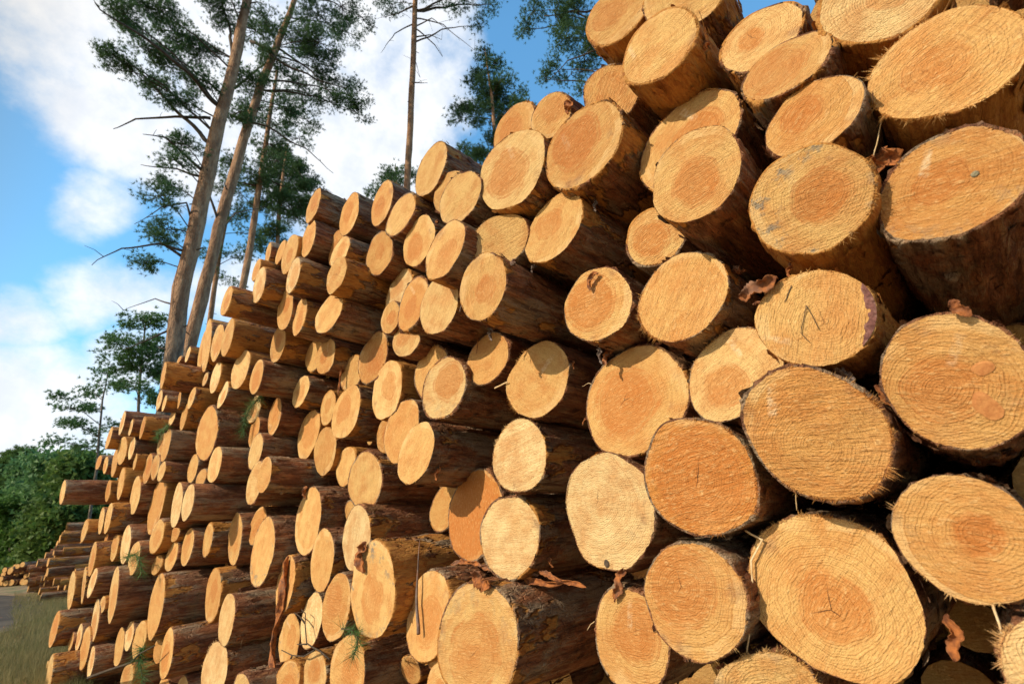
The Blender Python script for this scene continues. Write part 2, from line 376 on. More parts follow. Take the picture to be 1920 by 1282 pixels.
# ------------------------------------------------------------------ logs
LOG_LEN = 2.9
def branch_stub(V, F, r, th, y, L, rad):
    c, s_ = math.cos(th), math.sin(th); P0 = Vector((c * r * .9, y, s_ * r * .9)); P1 = Vector((c * (r + L), y - L * .5, s_ * (r + L)))
    v, f = tube([P0, P0.lerp(P1, .6), P1], [rad * 1.6, rad, rad * .8], 8, .15, th); o = len(V); V += [tuple(q) for q in v]; F += [tuple(i + o for i in q) for q in f]
def log_geometry(r, a, b, o1, o2, seed, K, detail, length=LOG_LEN, shape=.018, thick=None, fringe=None):
    rs = random.Random(seed)
    harm = [(k, rs.uniform(-1, 1) * shape / (k - 1) ** .6, rs.uniform(0, 6.28)) for k in (2, 3, 4, 5, 7)]
    if thick is None: thick = rs.choice((.0, .001, .002, .004, .006)) + .0008
    def outline(th, rr):
        q = rr * (1 + sum(am * math.cos(k * th + ph) for k, am, ph in harm))
        c, s = math.cos(th), math.sin(th)
        return q * ((1 + o1) * c + o2 * s), q * (o2 * c + (1 - o1) * s)
    TH = [2 * math.pi * k / K for k in range(K)]
    slope = lambda x, z: a * x + b * z
    # --- sawn end: rings of vertices
    FV = [(0, 0, 0)]; FF = []
    nr = 7 if detail else 3
    jit = [1 + rs.uniform(-1, 1) * (.011 if detail else .006) for _ in TH]
    for j in range(1, nr + 1):
        q = j / nr
        for k, th in enumerate(TH):
            x, z = outline(th, (r - thick) * q * (jit[k] if j == nr else 1))
            y = slope(x, z) + (noise.noise(Vector((x * 18 + seed, z * 18, 0))) * .0035 if detail else 0)
            FV.append((x, y, z))
    for k in range(K): FF.append((0, 1 + (k + 1) % K, 1 + k))
    for j in range(nr - 1):
        o = 1 + j * K
        for k in range(K): FF.append((o + k, o + (k + 1) % K, o + K + (k + 1) % K, o + K + k))
    rimv = FV[-K:]
    if fringe:
        # torn fibres left standing along part of the rim
        for _ in range(fringe[2]):
            th = rs.gauss(fringe[0], fringe[1])
            cl_ = noise.noise(Vector((math.cos(th) * 4 + seed, math.sin(th) * 4, 0))) + .5 * noise.noise(Vector((math.cos(th) * 13 + seed, math.sin(th) * 13, 5)))
            if cl_ < -.22: continue
            x, z = outline(th, (r - thick) * rs.uniform(.975, 1.0)); y = slope(x, z)
            L = rs.uniform(.3, 1) ** 2 * fringe[3] * min(1.5, .7 + 1.9 * cl_)
            dx, dz = math.cos(th + rs.gauss(0, .7)), math.sin(th + rs.gauss(0, .7))
            wd = rs.uniform(.0006, .0018); px, pz = -math.sin(th) * wd, math.cos(th) * wd
            i0 = len(FV); dy = rs.uniform(-.5, .35) * L
            FV += [(x - px, y + .0012, z - pz), (x + px, y + .0012, z + pz), (x, y - .0012, z), (x + dx * L, y + dy, z + dz * L)]
            FF += [(i0, i0 + 1, i0 + 3), (i0 + 1, i0 + 2, i0 + 3), (i0 + 2, i0, i0 + 3)]
    # --- bark: from the sawn rim back along the log
    BV = list(rimv); BF = []
    if detail: ts = [0, .006, .02, .04, .06, .085, .11, .14, .17, .2, .24, .28, .33, .38, .44, .5, .6, .72, .9, 1.2, 1.7, 2.3, length]
    else: ts = [0, .01, .05, .1, .16, .24, .34, .46, .6, .8, 1.2, 2.0, length]
    bx, bz = rs.uniform(-.03, .03), rs.uniform(-.02, .02); tp = rs.uniform(-.015, .04)
    for ti, tt in enumerate(ts):
        tt2 = min(tt, length)
        for k, th in enumerate(TH):
            x, z = outline(th, 1.0)
            n1 = noise.noise(Vector((math.cos(th) * 1.3 + seed * 3.1, math.sin(th) * 1.3, tt2 * 2.2)))
            n2 = noise.noise(Vector((math.cos(th) * 6 + seed, math.sin(th) * 6, tt2 * 9)))
            n3 = noise.noise(Vector((math.cos(th) * 17 + seed, math.sin(th) * 17, tt2 * 30)))
            n4 = noise.noise(Vector((math.cos(th) * 11 + seed, math.sin(th) * 11, tt2 * 5)))
            rr = r * (1 + tp * tt2) + .006 * n1 + .0060 * n2 + .0042 * n3 + .004 * max(0, n4 * 2.5 - .2)
            if ti == 0: rr = r
            if rr < r * .9: rr = r * .9
            fx, fz = outline(th, r)
            y = slope(fx, fz) * max(0, 1 - tt2 / 1.5) + tt2
            BV.append((x * rr + bx * tt2, y, z * rr + bz * tt2))
    for j in range(len(ts)):
        o = j * K
        for k in range(K): BF.append((o + k, o + (k + 1) % K, o + K + (k + 1) % K, o + K + k))
    if detail:
        # loosened flakes standing off the bark, and a stub or two where limbs were cut
        for _ in range(rs.choice((0, 1, 1, 2))): branch_stub(BV, BF, r, rs.uniform(0, 6.28), rs.uniform(.08, .5), rs.uniform(.004, .018), rs.uniform(.008, .016))
        kb = len(ts) * K
        for _ in range(int(420 * r)):
            th = rs.uniform(0, 6.283); y0 = rs.uniform(.0, .5) ** 1.3; L = rs.uniform(.012, .06); w2 = rs.uniform(.05, .22) * min(1, .08 / r)
            lift = rs.uniform(.002, .010); i0 = len(BV)
            for (q, e, rr2) in ((0, .25, lift), (0, -.3, lift * .7), (.4, .8, lift * .6), (.4, -1, lift * .5), (1, .5, -.001), (1, -.4, -.001)):
                t2 = th + e * w2; x, z = outline(t2, r * 1.012 + rr2 + .003)
                fx, fz = outline(t2, r)
                BV.append((x, slope(fx, fz) * max(0, 1 - y0 / 1.5) + y0 + q * L, z))
            BF += [(i0, i0 + 1, i0 + 3, i0 + 2), (i0 + 2, i0 + 3, i0 + 5, i0 + 4)]
    # far sawn end
    o = len(ts) * K
    EV = [BV[o + k] for k in range(K)]; EF = [tuple(range(K - 1, -1, -1))]
    return (FV, FF), (BV, BF), (EV, EF)

def add_log(u, s, v, r, a, b, o1, o2, label, seed, detail, props, group=None, length=LOG_LEN, fringe=None, thick=None, shape=.018, rot=0.0):
    K = 96 if r * 500 / s > 45 and detail else (48 if detail else 26)
    f, bk, e = log_geometry(r, a, b, o1, o2, seed, K, detail, length, shape, thick, fringe)
    root = empty('pine_log', (u, s, v + CAM_H), label, 'log', group)
    root.rotation_euler = (0, 0, rot)
    x = mesh_obj('bark', *bk, MAT['bark'], root, smooth=True)
    x['bare'] = props.get('bare', .3)
    y = mesh_obj('cut_end', *f, MAT['face'], root)
    for k, d in (('rad', r), ('tone', .4), ('heart', .5), ('grain', 0.0), ('crack', 0.0), ('rough', .5), ('mould', 0.0), ('streak', 0.0)):
        y[k] = float(props.get(k, d))
    z = mesh_obj('back_end', *e, MAT['face'], root)
    for k, d in (('rad', r), ('tone', .4), ('heart', .5), ('grain', 0.0), ('crack', 0.0), ('rough', .5)): z[k] = float(props.get(k, d))
    return root
LOGS=[(.147,1.060,.752,.112,.015,.048,.005,-.003),(.109,1.068,.986,.109,.170,-.114,-.012,-.015),(-.115,1.123,1.122,.101,.037,.094,.007,-.002),(-.081,1.055,.938,.095,-.028,.300,.020,.004),(-.063,1.033,.762,.090,-.108,.078,.007,.012),(-.112,1.021,.577,.111,.021,-.129,-.018,-.007),(.084,1.053,.513,.104,-.192,.070,.016,.029),(-.168,1.048,.346,.100,.051,.014,.008,-.009),(-.004,1.060,.181,.103,.015,-.174,-.085,-.012),(-.217,1.030,.129,.119,.062,-.242,-.025,-.081),(-.060,1.060,-.055,.090,-.021,.027,-.037,.003),(-.287,1.138,-.150,.141,-.037,.052,-.015,.008),(-.014,1.060,-.218,.058,.237,.118,-.041,.099),(-.434,1.126,-.334,.083,.472,.005,.072,.057),(-.472,1.085,.081,.128,.029,-.060,.003,-.012),(-.686,1.243,.322,.167,-.013,.197,.009,.023),(-.361,1.118,.293,.109,-.094,.235,.013,.043),(-.435,1.098,.509,.118,.020,.139,.015,.009),(-.710,1.153,.604,.115,.065,-.015,.004,-.006),(-.505,1.173,.745,.090,.077,-.079,-.002,-.012),(-.305,.989,.739,.111,-.015,-.041,-.004,-.000),(-.357,1.165,.988,.155,-.040,.149,.010,.007),(-.342,1.058,1.246,.115,.044,-.023,-.001,-.003),(-.459,1.093,1.530,.111,.128,-.031,.001,-.008),(-.267,1.132,1.445,.113,.267,-.118,-.005,-.022),(-.552,1.158,1.318,.099,.220,-.211,-.010,-.025),(-.644,1.081,1.111,.150,.002,.026,.001,.001),(-.761,1.096,1.331,.086,.079,-.095,-.003,-.008),(-.952,1.116,1.423,.108,-.004,-.018,-.001,-.000),(-.931,1.060,1.185,.151,.077,-.035,.001,-.005),(-.812,1.113,.907,.127,-.044,.154,.005,.008),(-1.428,1.084,1.512,.128,-.079,.020,-.002,.003),(-1.182,1.035,1.195,.115,.047,.003,.002,-.002),(-1.321,1.099,1.335,.095,.078,-.078,-.000,-.006),(-1.029,1.084,.952,.106,.306,-.030,.016,-.019),(-1.044,1.004,.747,.116,-.008,-.034,-.002,-.001),(-1.238,1.005,.977,.121,-.035,.107,.002,.005),(-1.502,1.077,1.172,.114,-.003,-.019,-.001,-.001),(-1.608,1.052,1.350,.110,.028,.073,.003,.001),(-1.821,1.081,1.546,.117,-.093,-.013,-.003,.002),(-1.992,1.181,1.375,.123,.023,-.092,-.002,-.004),(-2.202,1.104,1.694,.127,-.087,-.032,-.003,.001),(-2.504,1.023,1.879,.110,-.053,.031,-.001,.001),(-2.561,1.038,1.682,.118,-.096,-.019,-.002,.001),(-2.384,1.130,1.568,.109,-.083,-.038,-.002,.000),(-2.233,1.083,1.456,.094,.074,.088,.003,.001),(-2.188,1.049,1.283,.105,-.006,.028,.000,.001),(-1.935,1.266,1.160,.128,-.069,.103,-.000,.005),(-1.642,1.148,.949,.130,-.086,.097,-.001,.005),(-1.415,1.115,.850,.126,-.025,-.015,-.001,.000),(-1.919,1.213,.992,.082,.013,-.025,.000,-.001),(-1.829,1.245,.863,.094,.116,-.030,.005,-.004),(-2.238,1.315,.895,.147,.012,.060,.001,.002),(-2.069,1.301,.674,.150,-.066,.013,-.003,.001),(-2.558,1.367,.896,.113,.074,.032,.003,.000),(-2.859,1.385,.753,.112,-.071,-.012,-.002,.000),(-2.496,1.314,.647,.152,.015,.117,.002,.004),(-1.740,1.327,.687,.130,-.000,.009,.000,.000),(-1.528,1.226,.548,.136,.045,.072,.004,.003),(-1.314,1.278,.627,.112,.078,.157,.010,.008),(-1.056,1.263,.475,.139,.020,.127,.006,.009),(-1.161,1.259,.227,.129,-.034,.056,-.002,.005),(-1.701,1.216,.309,.129,-.045,.187,-.001,.010),(-1.916,1.289,.443,.144,-.004,.095,.001,.005),(-2.210,1.392,.473,.088,-.027,-.061,-.002,-.003),(-2.669,1.427,.378,.111,-.007,.059,.000,.002),(-2.313,1.345,.259,.147,.082,-.016,.004,-.001),(-2.883,1.398,.494,.146,-.024,-.020,-.001,-.001),(-3.164,1.413,.640,.162,-.033,.046,-.001,.002),(-3.134,1.323,.910,.110,.035,.090,.002,.003),(-3.417,1.282,.792,.128,-.064,.018,-.001,.001),(-3.510,1.220,.565,.128,-.034,.042,-.001,.001),(-3.645,1.241,.724,.106,-.053,.042,-.001,.001),(-3.703,1.238,.891,.103,.125,.021,.004,-.000),(-4.067,1.061,.764,.203,.056,-.043,.001,-.001),(-3.828,1.078,.512,.125,.017,.017,.000,.000),(-3.321,1.102,1.017,.116,-.011,-.002,-.000,.000),(-3.574,1.075,1.129,.139,.079,.023,.002,.000),(-3.847,1.067,1.007,.102,-.029,.111,.000,.002),(-3.989,1.039,1.167,.119,-.001,.002,-.000,.000),(-4.244,1.037,1.216,.058,.053,.038,.001,.000),(-4.636,1.072,1.574,.175,-.104,-.031,-.001,-.000),(-4.267,1.012,1.498,.214,-.132,-.074,-.001,-.000),(-3.930,.997,1.419,.143,-.006,-.031,-.000,-.001),(-3.651,.985,1.369,.136,-.030,-.001,-.000,.000),(-3.243,.836,1.461,.101,.002,.025,.000,.000),(-3.048,.955,1.536,.122,-.037,-.026,-.001,-.000),(-3.166,.961,1.698,.079,-.036,.034,-.000,.001),(-3.172,1.023,1.855,.076,-.119,-.041,-.002,.000),(-3.009,1.044,1.795,.086,-.060,.054,-.000,.001),(-2.801,1.027,1.682,.131,-.031,-.008,-.001,.000),(-2.625,.998,1.445,.116,-.073,.001,-.001,.001),(-2.914,1.081,1.352,.128,-.018,-.068,-.001,-.002),(-3.205,1.169,1.229,.126,-.021,-.051,-.001,-.001),(-2.715,1.096,1.240,.117,-.082,.029,-.002,.001),(-2.339,1.097,1.132,.121,.111,.106,.006,.002),(-2.997,1.328,1.124,.114,.041,-.016,.001,-.001),(-2.715,1.275,1.029,.114,.044,.002,.002,-.001),(-3.396,1.199,.353,.137,-.028,.065,-.001,.002),(-3.118,1.151,.370,.102,.004,.050,.000,.001),(-2.898,1.336,.098,.186,-.069,.055,-.002,.002),(-2.629,1.304,-.104,.151,-.088,.032,-.003,.001),(-3.278,1.249,-.053,.191,-.039,.077,-.001,.002),(-3.503,1.287,.096,.115,.047,.112,.002,.004),(-3.762,1.247,.032,.167,-.085,-.029,-.002,-.001),(-4.047,1.168,.032,.111,-.021,.011,-.000,.000),(-3.011,1.290,-.226,.146,-.099,.065,-.003,.002),(-3.824,1.182,-.300,.161,-.034,-.007,-.001,-.000),(-3.515,1.178,-.415,.140,-.043,.048,-.001,.001),(-3.586,1.173,-.690,.158,.102,.040,.003,.002),(-2.977,1.109,-.695,.096,.093,.002,.003,.001),(-3.125,1.392,-.531,.137,-.030,.053,-.001,.002),(-2.773,1.342,-.396,.125,-.038,.118,-.002,.004),(-2.408,1.281,-.305,.137,-.012,.095,-.001,.004),(-1.986,1.212,-.206,.182,-.045,.045,-.002,.002),(-2.244,1.274,-.007,.145,-.067,.012,-.003,.000),(-1.688,1.269,-.291,.153,-.136,.225,-.009,.010),(-1.321,1.184,-.329,.169,.115,.162,.006,.015),(-1.958,1.573,.108,.116,-.048,.246,-.002,.015),(-1.569,1.412,.059,.177,-.065,.154,-.004,.010),(-1.279,1.311,-.031,.139,.064,.091,.005,.008),(-.789,1.198,.028,.153,-.097,-.016,-.011,-.002),(-.531,1.090,-.165,.112,.022,.083,-.001,.014),(-.771,1.200,-.280,.118,-.150,.079,-.018,.003),(-2.263,1.274,-.542,.132,.072,.061,.003,.004),(-2.618,1.303,-.620,.108,.056,.033,.002,.002),(-2.804,1.257,-.651,.093,.185,.124,.008,.008),(-1.771,1.394,-.553,.078,.010,.243,-.004,.016),(-4.477,.803,1.264,.111,-.080,-.038,-.001,-.000),(-4.904,.887,1.166,.090,.011,-.022,.000,-.000),(-4.742,.896,1.106,.070,-.026,.009,-.000,.000),(-4.606,.966,1.119,.078,-.089,-.045,-.001,-.000),(-4.234,.965,1.051,.086,.003,.042,.000,.001),(-4.552,1.007,.968,.106,-.041,-.002,-.001,.000),(-4.843,.991,1.025,.077,.064,.062,.002,.001),(-5.394,.741,1.044,.112,-.014,-.004,-.000,-.000),(-5.226,.783,.979,.075,-.001,-.008,-.000,-.000),(-5.035,.833,.951,.095,-.036,-.006,-.000,-.000),(-5.719,.714,.962,.101,.018,.017,.000,.000),(-4.923,.967,.806,.099,.084,-.018,.002,-.001),(-4.567,.926,.742,.129,-.006,-.004,-.000,-.000),(-4.917,1.032,1.610,.077,-.008,.056,.000,.001),(-5.050,1.002,1.592,.041,.148,.159,.004,.002),(-6.166,.530,.526,.110,.066,-.064,.001,-.001),(-6.346,.757,.825,.070,.146,.014,.003,.000),(-6.150,.790,.777,.083,.060,-.063,.001,-.001),(-5.845,.813,.764,.130,.005,-.052,-.000,-.001),(-5.549,.805,.831,.124,.091,-.090,.002,-.002),(-5.313,.834,.823,.102,.023,-.021,.000,-.000),(-5.218,.861,.696,.071,-.029,-.039,-.000,-.000),(-5.053,.929,.621,.123,.016,-.016,.000,-.000),(-4.734,.917,.598,.098,.071,-.021,.001,-.001),(-4.506,.918,.537,.073,.091,.034,.002,.001),(-4.881,1.003,.326,.229,-.011,.013,-.000,.000),(-4.346,1.017,.286,.153,-.028,-.032,-.001,-.001),(-3.893,.972,.272,.119,.011,.019,.000,.000),(-4.239,1.053,.533,.104,.050,-.005,.001,-.000),(-4.058,1.070,.446,.067,.206,.103,.008,.003),(-5.531,.845,.546,.142,-.021,-.049,-.000,-.001),(-5.876,.815,.514,.098,.024,-.063,.000,-.001),(-5.229,.912,.424,.152,.036,-.060,.001,-.001),(-5.416,.793,.257,.122,.007,-.020,.000,-.000),(-5.660,.785,.250,.111,.007,-.064,.000,-.001),(-5.843,.710,.178,.093,.075,.010,.001,.000),(-5.558,.768,-.052,.132,.002,-.035,.000,-.000),(-5.355,.867,.023,.103,.061,-.001,.001,-.000),(-5.124,.897,.042,.140,.045,-.048,.001,-.001),(-4.827,.914,-.060,.121,.069,-.002,.001,.000),(-4.639,.992,.084,.126,.109,.060,.003,.002),(-4.457,1.066,.096,.062,.168,.092,.006,.003),(-4.274,1.110,-.003,.126,.008,.037,.000,.001),(-4.482,1.073,-.063,.100,.100,.083,.003,.003),(-4.654,1.029,-.115,.067,.239,.122,.009,.005),(-5.630,.841,.102,.047,.058,.040,.001,.001),(-5.403,.780,-.226,.110,.039,.052,.001,.001),(-4.994,.862,-.304,.196,-.047,-.057,-.000,-.001),(-4.408,1.013,-.368,.206,-.033,-.000,-.001,-.000),(-5.987,.681,-.579,.136,.041,.013,.000,.000),(-5.344,.841,-.494,.149,-.008,-.061,-.000,-.001),(-5.208,.844,-.381,.059,.130,-.012,.003,-.000),(-5.837,.788,-.672,.070,.083,.006,.001,.000),(-5.695,.814,-.635,.098,.031,-.014,.000,-.000),(-5.474,.833,-.695,.153,.039,-.021,.001,-.000),(-5.238,.853,-.763,.108,-.005,-.019,-.000,-.000),(-5.033,.969,-.666,.130,.017,-.006,.000,-.000),(-4.839,.979,-.582,.094,.056,.007,.001,.000),(-4.640,1.002,-.590,.118,.090,.055,.002,.002),(-4.402,1.071,-.647,.077,.116,-.000,.003,.000),(-4.111,1.049,-.628,.146,-.024,.007,-.000,.000),(-5.660,.679,-.863,.139,.011,-.061,.000,-.001),(-5.747,.776,-.251,.146,-.057,-.098,-.000,-.001),(-6.095,.745,-.299,.152,.024,-.088,.000,-.001),(-4.468,1.159,-.930,.112,.071,-.003,.002,.000),(-4.878,1.021,-.856,.094,.170,.035,.005,.002),(-4.052,1.151,-.853,.089,.078,.046,.002,.002)]
GAPS=[(-6.061,1.046,.335,.107),(-6.382,.750,-.960,.103),(-3.255,1.583,-.842,.097),(-1.021,1.376,-.133,.097),(-1.055,1.555,-.380,.096),(-4.346,1.120,.877,.094),(-5.128,1.126,1.290,.091),(-2.180,1.641,-.746,.088),(-3.552,1.352,-.113,.086),(-4.699,1.299,-.262,.086),(-1.602,1.622,-.525,.085),(-5.042,1.189,-.961,.085),(-4.874,1.301,1.388,.083),(-2.389,1.419,1.372,.082),(-1.717,1.451,1.181,.082),(-4.715,1.215,-.981,.081),(-1.348,1.620,.425,.081),(-2.924,1.546,.942,.081),(-5.130,1.091,1.117,.080),(-4.723,1.247,-.770,.080),(-4.395,1.183,1.089,.079),(-.621,1.437,-.410,.079),(-4.124,1.395,-.362,.078),(-3.621,1.375,.260,.078),(-1.340,1.563,-.575,.076),(-4.750,1.235,-.424,.076),(-5.718,1.138,.434,.075),(-5.898,.991,-.809,.075),(-3.813,1.334,-.634,.075),(-5.201,1.139,-.987,.075),(-4.545,1.299,-.759,.075),(.070,1.351,1.314,.075),(-5.855,1.056,-.953,.075),(-2.500,1.754,.081,.074),(-6.003,.982,-.092,.074),(-5.459,1.219,-.935,.074),(-1.432,1.730,.269,.073),(-.920,1.498,.267,.073),(-2.007,1.431,-.683,.073),(-3.852,1.264,-.776,.072),(-3.929,1.361,-.971,.072),(-5.783,1.076,-.036,.071),(-2.473,1.557,-.502,.070),(-4.655,1.181,1.304,.070),(-4.761,1.251,.856,.070),(-4.074,1.429,-.148,.069),(-3.282,1.447,-.314,.069),(-3.276,1.457,-.672,.069),(-1.941,1.520,-.516,.069),(-6.043,.890,.668,.069),(-2.638,1.464,.120,.069),(-2.919,1.574,-.529,.069),(.130,1.165,.347,.068),(-.890,1.396,.642,.068),(-4.249,1.233,-.791,.068),(-2.149,1.591,1.090,.067),(-4.194,1.339,-.919,.067),(-2.476,1.606,.430,.066),(-3.421,1.621,-.842,.066),(-5.552,1.030,-.437,.066),(-5.225,1.034,-.137,.065),(-4.356,1.148,.655,.065),(-5.808,.935,-.453,.064),(-6.201,.955,-.999,.064),(.058,1.330,1.151,.064),(-3.359,1.447,1.345,.063),(-2.718,1.583,.622,.063),(-2.069,1.675,.247,.062),(.255,1.346,.898,.061),(-5.812,1.055,.333,.061),(-4.001,1.360,-.452,.061),(-2.030,1.638,.890,.061),(-1.826,1.610,-.681,.061),(-1.500,1.634,-.168,.060),(-1.778,1.513,1.329,.060),(-2.068,1.468,-.557,.060),(-.637,1.413,.841,.060),(-4.303,1.194,-.985,.060),(-2.392,1.404,1.739,.060),(-4.987,1.189,1.477,.059)]
